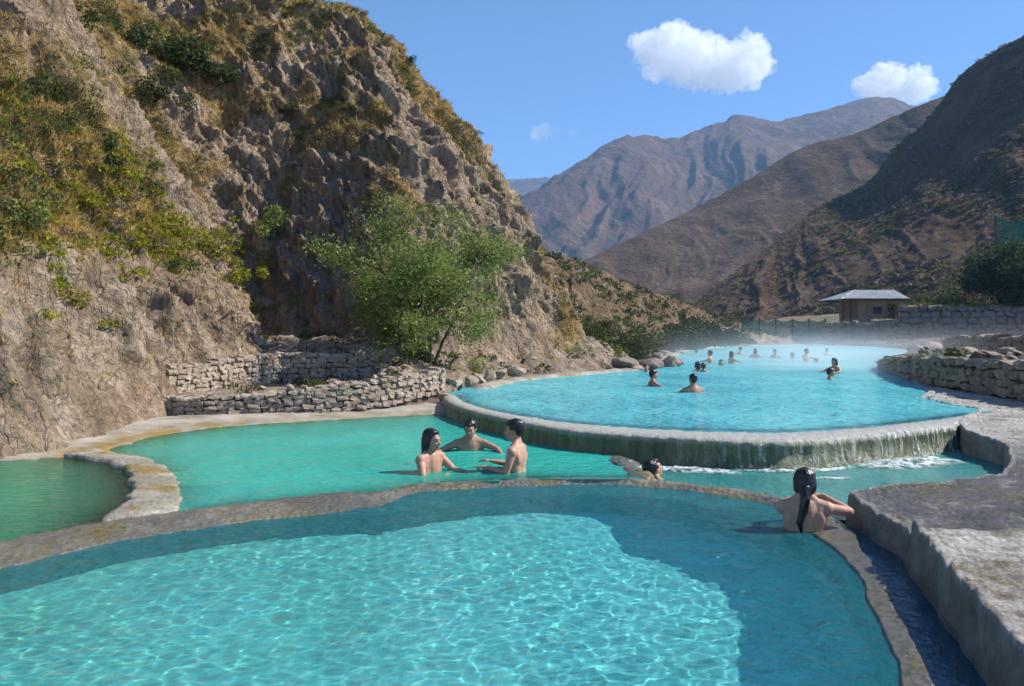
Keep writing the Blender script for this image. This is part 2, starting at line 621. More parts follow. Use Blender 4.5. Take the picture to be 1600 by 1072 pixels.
s01 = np.linspace(0, 1, NR)
lerp = lambda a, b, f: a + (b - a) * f
rows = []
prof = [(-.02, -1.0), (0., -.3), (.0, .02), (.04, .055), (.1, .066), (.2, .064), (.3, .058), (.4, .051), (.5, .044), (.6, .036), (.7, .028), (.8, .019), (.88, .009), (.95, -.004), (1.0, -.03), (1.03, -.08), (1.05, -.2), (1.07, -.5), (1.09, -1.3)]
right = sstep(.62, .68, s01)
wetpart = sstep(.30, .42, s01) * (1 - right)
for f, z in prof:
    zz = z * np.ones(NR)
    if -.1 < z:
        zz = zz - wetpart * (.012 + .085 * sstep(.1, .45, f))
        if 0 < f < .96:
            zz = lerp(zz, .012 + .01 * (1 - f), right)
    rows.append(lift(lerp(rA, rB, f), zz))
near_rim, _ = sweep('spillway_ridge', rows, M['rim'], None, .05, 1.9, .012, 7.0)
tag(near_rim, 'long wet curved stone rim between the big front pool and the emerald pool, algae brown', 'pool rim')

near_poly = np.vstack([lerp(rA, rB, .12), [(.2, .9), (-2.4, 1.0), (-3.6, 1.8)]])
n = 520
X, Y = np.meshgrid(np.linspace(-4.0, 2.75, n), np.linspace(.9, 8.1, n))
Z = np.zeros_like(X)
wr = np.random.default_rng(21)
warps = [1.8 * noise(V3(X * .6, Y * .6, i * 3.1)) for i in range(4)]
for i in range(130):
    lam = 10 ** wr.uniform(-1.3, -.42)
    a = wr.normal(1.9, 1.0)
    k = 2 * math.pi / lam
    Z += .00056 * lam ** 1.0 * np.sin(k * (X * math.cos(a) + Y * math.sin(a)) + wr.uniform(0, 6.28) + warps[i % 4])
Z *= .75 + .8 * np.clip(noise(V3(X * .5, Y * .5, 4.4)) + .3, 0, 1)
keep = in_poly((X[:-1, :-1] + X[1:, 1:]) / 2, (Y[:-1, :-1] + Y[1:, 1:]) / 2, near_poly)
near_water = tag(add_grid('water', V3(X, Y, Z), M['water_near'], keep=keep), kind='structure')
near_water.cycles.is_caustics_caster = True
X, Y = np.meshgrid(np.linspace(-4.4, 2.9, 150), np.linspace(.6, 8.2, 150))
Z = -.74 + .07 * fbm(V3(X * .8, Y * .8, 0), 3) + .02 * fbm(V3(X * 5, Y * 5, 3), 3)
Z += .22 * sstep(1.8, -3.5, X) - .18 * sstep(1.5, .2, np.hypot((X - 1.9) * .8, Y - 6.9)) - .02 * sstep(.4, 1.6, X)
near_floor = tag(add_grid('pool_floor', V3(X, Y, Z), M['floor']), kind='structure')
near_floor.cycles.is_caustics_receiver = True
near_rim.cycles.is_caustics_receiver = True
# the ledge the photographer stands on
X, Y = np.meshgrid(np.linspace(-6, 3, 40), np.linspace(-4, 1.2, 30))
tag(add_grid('path', V3(X, Y, .1 + .02 * fbm(V3(X * 2, Y * 2, 0), 3) - 1.2 * sstep(1.0, 1.2, Y)), M['terrace_dry']), kind='structure')

# gutter between the rim and the terrace wall
gut = [(p[0], p[1]) for p in lerp(rA, rB, .1)[int(.66 * NR):]] + [(1.9, 1.4), (2.06, 3.3), (2.3, 4.1), (2.52, 4.85), (2.74, 5.63), (2.8, 6.45)]
tag(poly_sheet('water', gut, -.035, M['water_gutter']), kind='structure')

# ---- mid pool, left pool, channel ------------------------------------------------
rimA_far = [tuple(p) for p in lerp(rA, rB, .13)]
iL = int(np.argmin(np.hypot(rA[:, 0] + 2.95, rA[:, 1] - 6.5)))
iC = int(np.argmin(np.hypot(rA[:, 0] - 1.35, rA[:, 1] - 8.15)))
iE = int(np.argmin(np.hypot(rA[:, 0] - 2.72, rA[:, 1] - 6.75)))
upo = [(p.x, p.y) for p in up_out]
crA = [(-5.05, 9.95), (-4.35, 9.45), (-3.72, 8.6), (-3.2, 7.6), (-2.95, 7.0), (-2.8, 6.5), (-2.7, 6.2)]
crB = [(-5.35, 9.55), (-4.55, 9.05), (-4.05, 8.35), (-3.62, 7.6), (-3.38, 7.0), (-3.25, 6.4), (-3.15, 6.0)]
mid_poly = rimA_far[iL:iC] + [(1.30, 8.6), (1.28, 9.5)] + [p for p in reversed(upo) if p[0] < 1.3] + [(-1.5, 16.0)] + [(p.x, p.y + .1) for p in reversed(mid_edge)] + [(-4.7, 9.6), (-3.9, 8.6), (-3.4, 7.6), (-3.15, 7.0)]
mid_shore = [(p.x, p.y - .03) for p in mid_edge]
mid_water = tag(water_grid('water', mid_poly, .05, M['water_mid'], .12, mid_shore + [(-1.1, 14.4)], 1.5), kind='structure')
d2 = dist_poly(np.array([v.co.x for v in mid_water.data.vertices]), np.array([v.co.y for v in mid_water.data.vertices]), crA + [(-2.6, 6.85), (-1.2, 7.6), (0, 8.25), (1.3, 8.2)])
a = mid_water.data.attributes['milk']
v0 = np.zeros(len(d2), np.float32)
a.data.foreach_get('value', v0)
a.data.foreach_set('value', np.minimum(v0, .86 * (1 - np.exp(-3.5 * (d2 + .1)))).astype(np.float32))
left_poly = [tuple(p) for p in lerp(rA, rB, .06)[:iL]][::1] + [(p[0] + .08, p[1]) for p in reversed(crB)] + [(-6.2, 9.4), (-7.5, 8.5), (-7.5, 3.2)]
tag(water_grid('water', left_poly, .045, M['water_left'], .12, crB, 1.4), kind='structure')
ch_bank = [(2.78, 6.72), (3.13, 7.0), (3.81, 7.12), (4.6, 7.6), (5.3, 8.5), (5.7, 9.3), (5.78, 10.2), (6.0, 10.8)]
ch_poly = rimA_far[iC:iE] + [(p[0] + .15, p[1] - .08) for p in ch_bank] + [(p[0], p[1] + .1) for p in reversed(upo) if p[0] > 1.2] + [(1.3, 9.5), (1.32, 8.6)]
tag(poly_sheet('water', ch_poly, -.02, M['water_channel']), kind='structure')
X, Y = np.meshgrid(np.linspace(-7.6, 6.4, 90), np.linspace(3, 17, 90))
Z = -.75 + .1 * fbm(V3(X * .7, Y * .7, 2), 3)
Z = np.maximum(Z, -.1 - 1.0 * np.clip(dist_poly(X, Y, mid_shore), 0, 1))
tag(add_grid('pool_floor', V3(X, Y, Z - .05), M['floor']), kind='structure')

# low weir between the emerald pool and the channel
wl = resample([(1.38, 8.1), (1.32, 8.6), (1.26, 9.1), (1.22, 9.75)], 60)
rows = [lift(wl + np.array([f, 0]), z * np.ones(60)) for f, z in [(-.16, -.5), (-.14, .02), (-.09, .06), (0, .075), (.08, .065), (.14, .02), (.17, -.08), (.18, -.5)]]
for q_ in rows:
    q_[:, 2] -= .12 * sstep(.12, .0, np.linspace(0, 1, 60)) + .05 * sstep(.8, 1, np.linspace(0, 1, 60))
o, _ = sweep('weir', rows, M['rim'], None, .12, 4, .04, 9)
tag(o, 'short low algae-brown weir between the emerald pool and the foaming channel', 'pool rim')

# crescent rim round the little green pool
nC = 140
cA, cB = resample(crA, nC), resample(crB, nC)
rows = [lift(lerp(cA, cB, f), z * np.ones(nC)) for f, z in [(-.2, -.6), (-.16, -.02), (-.1, .045), (.0, .062), (.12, .07), (.25, .076), (.4, .082), (.55, .088), (.7, .092), (.85, .092), (.95, .08), (1.0, .0), (.98, -.6)]]
endf = sstep(.90, .99, np.linspace(0, 1, nC))
for q_ in rows:
    q_[:, 2] -= .12 * endf
o, _ = sweep('crescent_rim', rows, M['rim_pale'], None, .09, 2.6, .014, 8)
tag(o, 'pale crescent of crusted limestone dividing the small green pool from the emerald pool', 'pool rim')
# shore crusts under the cliff and along the stone wall (ochre algae)
sh = [(-7.8, 8.7), (-6.6, 9.15), (-5.9, 9.35), (-5.35, 9.7), (-5.15, 10.05)] + [(p.x, p.y) for p in mid_edge[1:]] + [(-.95, 14.75)]
sh = resample(sh, 220)
nrm = np.stack([-np.gradient(sh[:, 1]), np.gradient(sh[:, 0])], -1)
nrm /= np.linalg.norm(nrm, axis=1)[:, None]
rows = [lift(sh - nrm * w_, z * np.ones(220)) for w_, z in [(.35, -.6), (.25, -.1), (.1, .02), (.0, .062), (-.08, .075), (-.16, .085), (-.3, .10), (-.45, .11), (-.7, .15), (-1.2, .15)]]
t = NT('ochre_shore_crust')
c = t.ramp(t.noise(2.2, 6, .65), [(.34, (.24, .20, .16)), (.5, (.38, .33, .27)), (.7, (.50, .46, .40))])
och = t.ramp(t.noise(3.4, 5, .65), [(.35, (.17, .12, .04)), (.55, (.26, .165, .03)), (.7, (.36, .25, .07))])
c = t.mix(t.math('MULTIPLY', t.attr('ochre'), t.rng(t.noise(1.6, 5, .7), .36, .56)), c, och)
M['ochre'] = t.done(t.bsdf(c, .5, t.bump(t.noise(24, 5, .7), .6, .02)))
o, _ = sweep('shore_crust', rows, M['ochre'], None, .12, 1.7, .02, 5)
oc = np.array([1, 1, 1, 1, .95, .7, .35, .1, 0, 0])[None, :] * (.45 + .55 * np.exp(-((sh[:, 0] + 4.9) / .9) ** 2))[:, None]
set_attr(o, 'ochre', oc)
tag(o, 'ochre and pale mineral crust edging the emerald pool below the cliff', 'pool rim')

# ---- upper pool ------------------------------------------------------------------
bw = np.array(up_back)
bc_ = np.array([13., 38.])
bdir = np.stack([-np.gradient(bw[:, 1]), np.gradient(bw[:, 0])], -1)
bdir /= np.linalg.norm(bdir, axis=1)[:, None]
up_water = [tuple(lerp(np.array(a_[:2]), np.array(b_[:2]), .5)) for a_, b_ in zip(up_in, up_out)] + [tuple(p) for p in bw - bdir * .22]
tag(water_grid('water', up_water, .3, M['water_upper'], .16, [(p.x, p.y) for p in up_in], 7, None, .97), kind='structure')
tag(poly_sheet('pool_floor', upper_poly, -.45, M['floor']), kind='structure')
NU = 420
uI, uO = resample([(p.x, p.y) for p in up_in] + [(7.0, 12.2)], NU), resample([(p.x, p.y) for p in up_out] + [(6.6, 11.6)], NU)
on = np.stack([np.gradient(uO[:, 1]), -np.gradient(uO[:, 0])], -1)
on /= np.linalg.norm(on, axis=1)[:, None]
flute = .03 * fbm(V3(s01[:NU] * 0 + np.linspace(0, 46, NU), 0, 0), 3) + .012 * np.abs(np.sin(np.linspace(0, 190, NU) + 2 * noise(V3(np.linspace(0, 30, NU), 5, 0))))
spec = [(None, -.5, -.02), (None, .26, 0.0), (None, .296, .08), (None, .306, .4), (None, .306, .8), (0.02, .296, 1), (.045, .272, 1), (.05, .22, 1), (.035, .16, 1), (.05, .1, 1), (.07, .03, 1), (.1, -.03, 1), (.14, -.1, 1), (.15, -.6, 1)]
rows, crest = [], []
for off, z, f in spec:
    if off is None:
        rows.append(lift(lerp(uI, uO, f), z * np.ones(NU)))
        crest.append(np.ones(NU))
    else:
        rows.append(lift(uO + on * (off + flute * min(1, off * 20))[:, None], z * np.ones(NU)))
        crest.append(np.ones(NU) * max(0, (z - .245) / .06))
o, _ = sweep('overflow_wall', rows, M['algae_wall'], None, .04, 2.2, .008, 9)
set_attr(o, 'crest', np.clip(np.stack(crest, 1), 0, 1))
tag(o, 'curved algae-green overflow wall holding back the steaming blue pool', 'pool wall')
# low pale kerb round the rest of the upper pool
nb_ = 460
bk = resample(up_back[16:] if False else up_back[13:], nb_)
bn = np.stack([np.gradient(bk[:, 1]), -np.gradient(bk[:, 0])], -1)
bn /= np.linalg.norm(bn, axis=1)[:, None]
rows = [lift(bk - bn * w_, z * np.ones(nb_)) for w_, z in [(-.08, -.5), (-.02, .28), (.05, .35), (.22, .38), (.4, .36), (.55, .2), (.6, -.4)]]
for q_ in rows:
    q_[:, 2] -= .3 * sstep(.975, .995, np.linspace(0, 1, nb_))
o, _ = sweep('pool_kerb', rows, M['rim_pale'], None, .15, 1.1, .05, 4)
tag(o, 'low pale crusted kerb along the far shore of the steaming blue pool', 'pool rim')

# ---- travertine terrace on the right ---------------------------------------------
tb = [(1.5, 1.6), (2.03, 3.3), (2.26, 4.1), (2.48, 4.85), (2.70, 5.63), (2.74, 6.45), (2.80, 6.74), (3.13, 7.0), (3.81, 7.14), (4.6, 7.6), (5.3, 8.55), (5.72, 9.35), (5.76, 10.2), (6.05, 10.9), (6.55, 11.7), (7.0, 12.2), (7.5, 12.9),
      (7.45, 13.8), (7.7, 15.2), (8.5, 16.4), (9.0, 17.6), (10.8, 22), (12.4, 26.5), (13.2, 29)]
tbx = np.array([p[0] for p in tb])
tby = np.array([p[1] for p in tb])
Yr = np.concatenate([np.linspace(1.6, 9.6, 300), np.linspace(9.65, 17.6, 110), np.linspace(17.8, 29, 40)])
Xb = np.interp(Yr, tby, tbx)
Xb = Xb + .02 * noise(V3(Yr * 1.7, 0, 1)) + .012 * noise(V3(Yr * 8, 0, 4))
NFC = 9
tt = np.concatenate([[0], np.linspace(0, .03, NFC), [.05, .075], .1 + np.geomspace(.001, 14, 170)])
Xg = Xb[:, None] + tt[None, :]
Yg = np.repeat(Yr[:, None], len(tt), 1)
Zt = .175 + .085 * sstep(5.28, 5.18, Yg + .05 * noise(V3(Yg * 0, Xg * 2, 3))) * sstep(7.0, 5.0, Xg + .8 * (Yg - 4)) + .11 * sstep(8.2, 10.5, Yg) + .03 * sstep(13, 22, Yg)
Zt = Zt + .035 * fbm(V3(Xg * 1.1, Yg * 1.1, 0), 3) + .018 * ridged(V3(Xg * 2.2, Yg * 4.5, 2), 4) + .009 * ridged(V3(Xg * 6, Yg * 10, 5), 3) + .006 * fbm(V3(Xg * 18, Yg * 18, 0), 3)
sc_ = Yg * 4.2 + Xg * .8 + 1.6 * noise(V3(Xg * 1.4, Yg * 1.4, 6))
Zt = Zt + .022 * (sc_ - np.floor(sc_)) ** 2 * sstep(5.3, 4.8, Yg) + .012 * (sc_ * .7 - np.floor(sc_ * .7)) ** 2
lip = .022 * sstep(.25, .02, tt)[None, :] * (1 + 1.6 * noise(V3(Yg * 9, 0 * Xg, 2)))
Zt = Zt + lip
for k in range(NFC):
    Zt[:, 1 + k] = lerp(-.22, Zt[:, NFC + 1] - .012, (k + .5) / NFC)
Zt[:, 0] = -1.0
Zt[:, 1 + NFC] += .028 * noise(V3(Yr * 11, 0, 7)) + .022 * noise(V3(Yr * 29, 0, 3))
Xg[:, 0] -= .03
Xg[:, 1:3 + NFC] += .022 * fbm(V3(Xg[:, 1:3 + NFC] * 2, Yg[:, 1:3 + NFC] * 3, Zt[:, 1:3 + NFC] * 7), 4)
face_a = np.zeros_like(Xg)
face_a[:, :NFC + 1] = 1
spike = np.exp(-((Yr - 5.22) / .045) ** 2) * .07
Zt[:, NFC:NFC + 5] += spike[:, None]
terr = add_grid('terrace', V3(Xg, Yg, Zt), M['terrace'])
t = NT('travertine_terrace')
n1 = t.noise(2.6, 6, .65)
dark = t.ramp(n1, [(.3, (.085, .08, .075)), (.52, (.16, .15, .14)), (.74, (.30, .285, .26))])
pale = t.ramp(t.noise(1.6, 7, .7, t.coords((1.0, 2.6, 1))), [(.33, (.24, .19, .15)), (.43, (.48, .43, .38)), (.56, (.64, .61, .56))])
w_ = t.attr('dry')
c = t.mix(w_, dark, pale)
c = t.mix(t.math('MULTIPLY', t.rng(t.noise(1.9, 6, .7), .52, .62), .7), c, (.15, .135, .05))
c = t.mix(t.math('MULTIPLY', t.rng(t.noise(4.2, 5, .7), .56, .66), t.rng(w_, 0, 1, .55, .9)), c, (.50, .47, .43))
c = t.mix(1.0, c, t.rng(t.noise(38, 3, .7), .3, .72, .6, 1.25), 'MULTIPLY')
h = t.math('ADD', t.noise(22, 7, .75, t.coords((1, 1.8, 1))), t.math('MULTIPLY', t.voro(21), .7))
c = t.mix(t.attr('face'), c, t.ramp(t.noise(3.5, 6, .65), [(.3, (.17, .145, .115)), (.5, (.31, .275, .225)), (.7, (.46, .43, .37))]))
r_ = t.rng(w_, 0, 1, .22, .8)
lay = t.math('MULTIPLY', t.noise(4, 5, .7, t.coords((1, 1, 9))), t.attr('face'))
h = t.math('ADD', h, t.math('MULTIPLY', lay, 1.5))
M['terrace2'] = t.done(t.bsdf(c, r_, t.bump(h, 1.0, .04), Specular_IOR_Level=.4))
terr.data.materials[0] = M['terrace2']
dry = np.maximum(sstep(5.4, 4.9, Yg + .14 * (Xg - 2.6) + .5 * fbm(V3(Xg * 1.3, Yg * 1.3, 8), 3)), .75 * sstep(8.6, 9.8, Yg + .4 * fbm(V3(Xg, Yg, 3), 3)))
dry = np.maximum(dry, .5 * sstep(.12, .05, Xg - Xb[:, None]))
set_attr(terr, 'dry', dry)
set_attr(terr, 'face', face_a)
tag(terr, kind='structure')


# ================================================================== land
# ---- the steep hillside on the left ------------------------------------------------
foot = [(-9.5, 2.0), (-8.0, 7.6), (-6.9, 8.85), (-5.9, 9.35), (-5.35, 10.0), (-5.55, 11.5), (-5.75, 13.2), (-6.05, 14.6), (-5.35, 16.9), (-5.2, 17.6), (-6.9, 21.8), (-4.9, 21.0), (-3.4, 20.4), (-1.9, 20.8), (-.5, 22.2),
        (1.0, 25.2), (2.2, 27.2), (2.9, 28.6), (2.75, 31), (2.0, 36), (-1, 44), (-6, 54)]
hill_poly = foot + [(-60, 54), (-60, 2)]
xs = np.concatenate([np.linspace(-46, -16, 90), np.linspace(-15.9, 3.6, 420)])
ys = np.concatenate([np.linspace(4.5, 30, 520), np.linspace(30.2, 56, 80)])
X, Y = np.meshgrid(xs, ys)
wx = X + .55 * noise(V3(X * .45, Y * .45, 3)) + .22 * noise(V3(X * 1.3, Y * 1.3, 9))
wy = Y + .55 * noise(V3(X * .45, Y * .45, 13)) + .22 * noise(V3(X * 1.3, Y * 1.3, 19))
dd = dist_poly(wx, wy, foot)
dd = np.where(in_poly(wx, wy, hill_poly), dd, -dd)
prof_d = [-3, -.6, 0, .5, 1.8, 2.9, 4.5, 6.3, 8.6, 14, 30, 50]
prof_z = [-1.5, -.9, 0, 1.2, 3.7, 5.7, 8.1, 10.4, 12.6, 17.2, 30, 44]
kz = .80 + .22 * sstep(17.5, 21.5, Y - .25 * (X + 5))
base_z = .15 + .55 * sstep(12, 20, Y)
Z = base_z + np.interp(dd, prof_d, prof_z) * kz
P0 = V3(X, Y, Z)
gx = np.gradient(Z, axis=1) / np.gradient(X, axis=1)
gy = np.gradient(Z, axis=0) / np.gradient(Y, axis=0)
Nn = V3(-gx, -gy, 1 + 0 * gx)
Nn /= np.linalg.norm(Nn, axis=-1)[..., None]
veg = sstep(1.9, 3.1, Z - .10 * (Y - 10) + .8 * fbm(P0 * .55, 3)) * sstep(20.5, 17.5, Y - .6 * (X + 6))
veg = np.maximum(veg, .85 * sstep(.05, .35, fbm(P0 * .33 + 4, 4) + .05 * (Z - 6)))
veg = np.clip(veg, 0, 1)
rockness = 1 - .55 * veg
th = R(40)
Q = V3(X * math.cos(th) + Z * math.sin(th), Y, -X * math.sin(th) + Z * math.cos(th))
disp = .55 * ridged(V3(Q[..., 0] * .5, Q[..., 1] * .38, Q[..., 2] * .2), 3)
disp += rockness * (.26 * ridged(V3(Q[..., 0] * 1.7, Q[..., 1] * 1.1, Q[..., 2] * .5) + 5, 3) + .13 * ridged(V3(Q[..., 0] * 4.0, Q[..., 1] * 2.6, Q[..., 2] * 1.5) + 8, 3) + .07 * ridged(V3(Q[..., 0] * 9, Q[..., 1] * 6, Q[..., 2] * 4.5), 3) + .05 * fbm(P0 * 9, 3))
disp += .16 * veg * fbm(P0 * 2.6, 4)
st1 = Q[..., 0] * .9 + .9 * noise(P0 * .5 + 3) + .35 * noise(P0 * 1.7)
st2 = Q[..., 0] * 2.6 + Q[..., 1] * .5 + 1.1 * noise(P0 * 1.1 + 8)
saw = lambda q_: (q_ - np.floor(q_)) ** 2.5
disp += rockness * (.20 * saw(st1) + .09 * saw(st2))
disp *= sstep(-.3, 1.0, dd)
PH = P0 + Nn * disp[..., None]
hill = add_grid('hillside', PH, M['hill_left'])
set_attr(hill, 'veg', veg)
tag(hill, kind='structure')
HILL_BVH = BVHTree.FromPolygons([tuple(p) for p in PH.reshape(-1, 3)], grid_faces(*PH.shape[:2]).tolist())
CAM = Vector((0, 0, CAM_H))


def on_hill(u, v, bvh=HILL_BVH):
    """the point of the hillside seen at a pixel of the photograph"""
    d = (WD(u, v, 1.0) - CAM).normalized()
    hit = bvh.ray_cast(CAM, d)
    return hit[0], hit[1]


# ---- rocky bank between the left wall, the hill and the upper pool -------------------
front = [(-6.3, 13.9), (-5.0, 14.0), (-4.2, 14.2), (-3.1, 14.6), (-2.1, 15.3), (-1.7, 16.0), (-1.55, 16.7), (-1.35, 17.8), (-.7, 20.0), (.5, 22.3), (1.5, 23.7), (2.9, 25.7), (3.9, 27.1), (5.0, 31.0), (7.4, 41), (12.2, 56.6), (18.6, 69), (26, 74.5), (33, 76)]
nF, nT = 420, 70
fr = resample(front, nF)
fnm = np.stack([-np.gradient(fr[:, 1]), np.gradient(fr[:, 0])], -1)
fnm /= np.linalg.norm(fnm, axis=1)[:, None]
width = np.interp(np.linspace(0, 1, nF), [0, .2, .3, 1], [5, 7, 8, 22])
tq = np.linspace(0, 1, nT) ** 1.5
XY = fr[:, None, :] + fnm[:, None, :] * (tq[None, :, None] * width[:, None, None])
z0 = np.interp(np.linspace(0, 1, nF), [0, .03, .065, .1, .14, 1], [.40, .43, .62, .62, .34, .34])
rise = np.interp(np.linspace(0, 1, nF), [0, .06, .12, .25, .4, 1], [.15, .5, .8, .9, .9, 1.6])
Z = z0[:, None] + rise[:, None] * sstep(0, .35, tq)[None, :]
Pb = V3(XY[..., 0], XY[..., 1], Z)
Pb[..., 2] += (.30 * ridged(Pb * .9, 4) + .08 * fbm(Pb * 4, 3)) * sstep(0, .08, tq)[None, :] * np.interp(np.linspace(0, 1, nF), [0, .08, .12, 1], [.12, .3, 1, 1])[:, None]
lim = sstep(17.7, 17.2, Pb[..., 1] - .2 * np.clip(Pb[..., 0] + 4.2, 0, 9)) * sstep(-2.2, -2.9, Pb[..., 0])
Pb[..., 2] = lerp(Pb[..., 2], np.minimum(Pb[..., 2], .43 + .04 * fbm(Pb * 2, 3)), lim)
Pb[:, 0, 2] = -.6
bank = tag(add_grid('shore_bank', Pb, M['bank']), kind='structure')
BANK_BVH = BVHTree.FromPolygons([tuple(p) for p in Pb.reshape(-1, 3)], grid_faces(nF, nT).tolist())

# ---- rock ledge and rubble shore on the right ----------------------------------------
lb = [(9.0, 9), (9.15, 12.5), (9.35, 14.5), (9.6, 16.5), (9.95, 18.9), (11.6, 24), (12.9, 27.9), (13.6, 29.4), (18.3, 37.4), (25.2, 49), (28.5, 58), (30.2, 67), (30.5, 76)]
lbx, lby = np.array([p[0] for p in lb]), np.array([p[1] for p in lb])
Yr = np.concatenate([np.linspace(9, 30, 190), np.linspace(30.3, 74, 110)])
Xb = np.interp(Yr, lby, lbx) + .22 * noise(V3(Yr * .9, 0, 1)) + .1 * noise(V3(Yr * 3, 0, 4))
tt = np.concatenate([[0, .01, .03, .06, .12, .2], .25 + np.geomspace(.02, 45, 90)])
Xg = Xb[:, None] + tt[None, :]
Yg = np.repeat(Yr[:, None], len(tt), 1)
face = np.interp(Yr, [9, 12, 19, 25, 28.5, 31, 75], [.6, .62, .58, .42, .16, .12, .25])[:, None]
Zt = .33 + face + .012 * (Xg - Xb[:, None]) + .3 * sstep(2, 9, Xg - Xb[:, None]) * sstep(22, 34, Yg) + .1 * sstep(40, 66, Yg) * sstep(.5, 8, Xg - Xb[:, None])
Pg = V3(Xg, Yg, Zt)
Zt = Zt + .22 * ridged(Pg * .55, 4) * sstep(.3, 2.5, tt)[None, :] + .05 * fbm(Pg * 2.5, 3)
for k, f in enumerate((-1.2, .1, .35, .6, .85)):
    Zt[:, k] = (.33 + f * face[:, 0]) if k else -.5
Xg[:, 1:6] += .14 * fbm(V3(Xg[:, 1:6] * 1.6, Yg[:, 1:6] * 1.6, Zt[:, 1:6] * 3), 4)
ledge = tag(add_grid('rock_ledge', V3(Xg, Yg, Zt), M['bank_dark']), kind='structure')
LEDGE_BVH = BVHTree.FromPolygons([tuple(p) for p in V3(Xg, Yg, Zt).reshape(-1, 3)], grid_faces(*Xg.shape).tolist())

# ---- ground sheet to the horizon --------------------------------------------------------
gxs = np.concatenate([-np.geomspace(9000, 70, 26), np.linspace(-60, 140, 90), np.geomspace(150, 9000, 26)])
gys = np.concatenate([-np.geomspace(9000, 30, 20), np.linspace(-25, 200, 100), np.geomspace(215, 12000, 26)])
X, Y = np.meshgrid(gxs, gys)
Z = -1.4 + 0 * X
Z = Z + 1.5 * sstep(60, 76, Y) * sstep(-30, 0, X) * sstep(400, 150, Y)
# plateau behind the tall stone wall and under the hut
pl = sstep(30.5, 33.5, X) * sstep(72.6, 74.6, Y)
Z = np.where(pl > 0, np.maximum(Z, lerp(Z, 2.75 + 1.0 * sstep(38, 40, X), pl)), Z)
Z = Z + .12 * fbm(V3(X * .2, Y * .2, 0), 3) * (Z > -1)
ground = tag(add_grid('ground', V3(X, Y, Z), M['ground']), kind='structure')


# ---- mountains ---------------------------------------------------------------------
def mountain(name, ridge, foot, mat, n=220, m=90, gully=0.05, gfreq=9, rough=.02, prof=1.15, seed=0, back=1.0, crag=0.0, amp2=.012):
    """ridge / foot: (u, v, distance) along the hill; a full hill with a back slope"""
    Rg = resample([tuple(WD(*p)) for p in ridge], n)
    Ft = resample([tuple(WD(*p)) for p in foot], n)
    size = np.linalg.norm(Rg - Ft, axis=1).mean()
    t_ = np.concatenate([np.linspace(0, 1, m), 1 + np.linspace(.04, 1, 14) * back])
    P = np.zeros((n, len(t_), 3))
    for j, t1 in enumerate(t_):
        if t1 <= 1:
            q = lerp(Ft, Rg, t1)
            q[:, 2] = Ft[:, 2] + (Rg[:, 2] - Ft[:, 2]) * t1 ** prof
        else:
            q = Rg + (Rg - Ft) * (t1 - 1) * np.array([1, 1, 0])
            q[:, 2] = Rg[:, 2] - (Rg[:, 2] - Ft[:, 2]) * (t1 - 1) * 1.0
        P[:, j] = q
    s_ = np.linspace(0, 1, n)[:, None] * gfreq + 0 * t_[None, :]
    tt_ = t_[None, :] + 0 * s_
    env = np.clip(np.sin(np.clip(tt_, 0, 1.06) / 1.06 * math.pi), 0, 1) ** .7
    warp = .6 * noise(V3(s_ * .6, tt_ * 2.2, seed)) + .25 * noise(V3(s_ * 1.7, tt_ * 5, seed + 3))
    g = ridged(V3(s_ * .55 + warp, tt_ * .45, seed + .5), 4, .55)
    P[..., 2] += size * gully * g * env
    q = P / size
    P[..., 2] += size * rough * fbm(q * 7 + seed, 5, .55) * (.3 + .7 * env)
    P[..., 2] += size * amp2 * ridged(q * 22 + seed, 4) * (.35 + .65 * env)
    if crag:
        P[..., 0] += size * crag * fbm(q * 15 + seed + 4, 4) * (.4 + .6 * env)
    o = add_grid(name, P, mat)
    tag(o, kind='structure')
    o['grid_n'] = n
    return o, P


_, P_r1 = mountain('right_mountain', [(2100, -260, 150), (1800, -60, 165), (1680, 5, 175), (1600, 54, 185), (1563, 74, 190), (1520, 100, 195), (1494, 124, 200), (1476, 150, 204), (1437, 201, 205), (1400, 229, 205), (1353, 287, 200), (1285, 320, 190), (1206, 382, 172), (1150, 425, 160), (1085, 474, 148), (1060, 500, 140)],
                   [(2500, 520, 60), (2000, 505, 78), (1800, 495, 86), (1650, 486, 90), (1560, 482, 92), (1480, 482, 94), (1430, 490, 98), (1380, 500, 102), (1330, 508, 106), (1280, 512, 110), (1240, 515, 114), (1200, 516, 118), (1160, 517, 122), (1120, 518, 125), (1080, 518, 128), (1050, 518, 130)],
                   M['hill_right'], 420, 200, .011, 12, .005, 1.0, 3, amp2=.004, crag=.003)
mountain('mountain_behind', [(1700, 60, 430), (1560, 128, 425), (1463, 152, 420), (1390, 183, 430), (1337, 208, 435), (1253, 230, 440), (1206, 258, 440), (1127, 305, 430), (1070, 335, 420), (1012, 362, 400), (912, 411, 370), (850, 436, 350), (800, 450, 340)],
         [(1900, 500, 260), (1600, 500, 260), (1500, 500, 260), (1400, 505, 262), (1300, 510, 264), (1250, 512, 266), (1200, 514, 268), (1150, 515, 270), (1100, 515, 272), (1050, 515, 276), (950, 515, 280), (900, 515, 285), (850, 515, 290)],
         M['hill_right_far'], 300, 130, .022, 9, .008, 1.05, 7, amp2=.003)
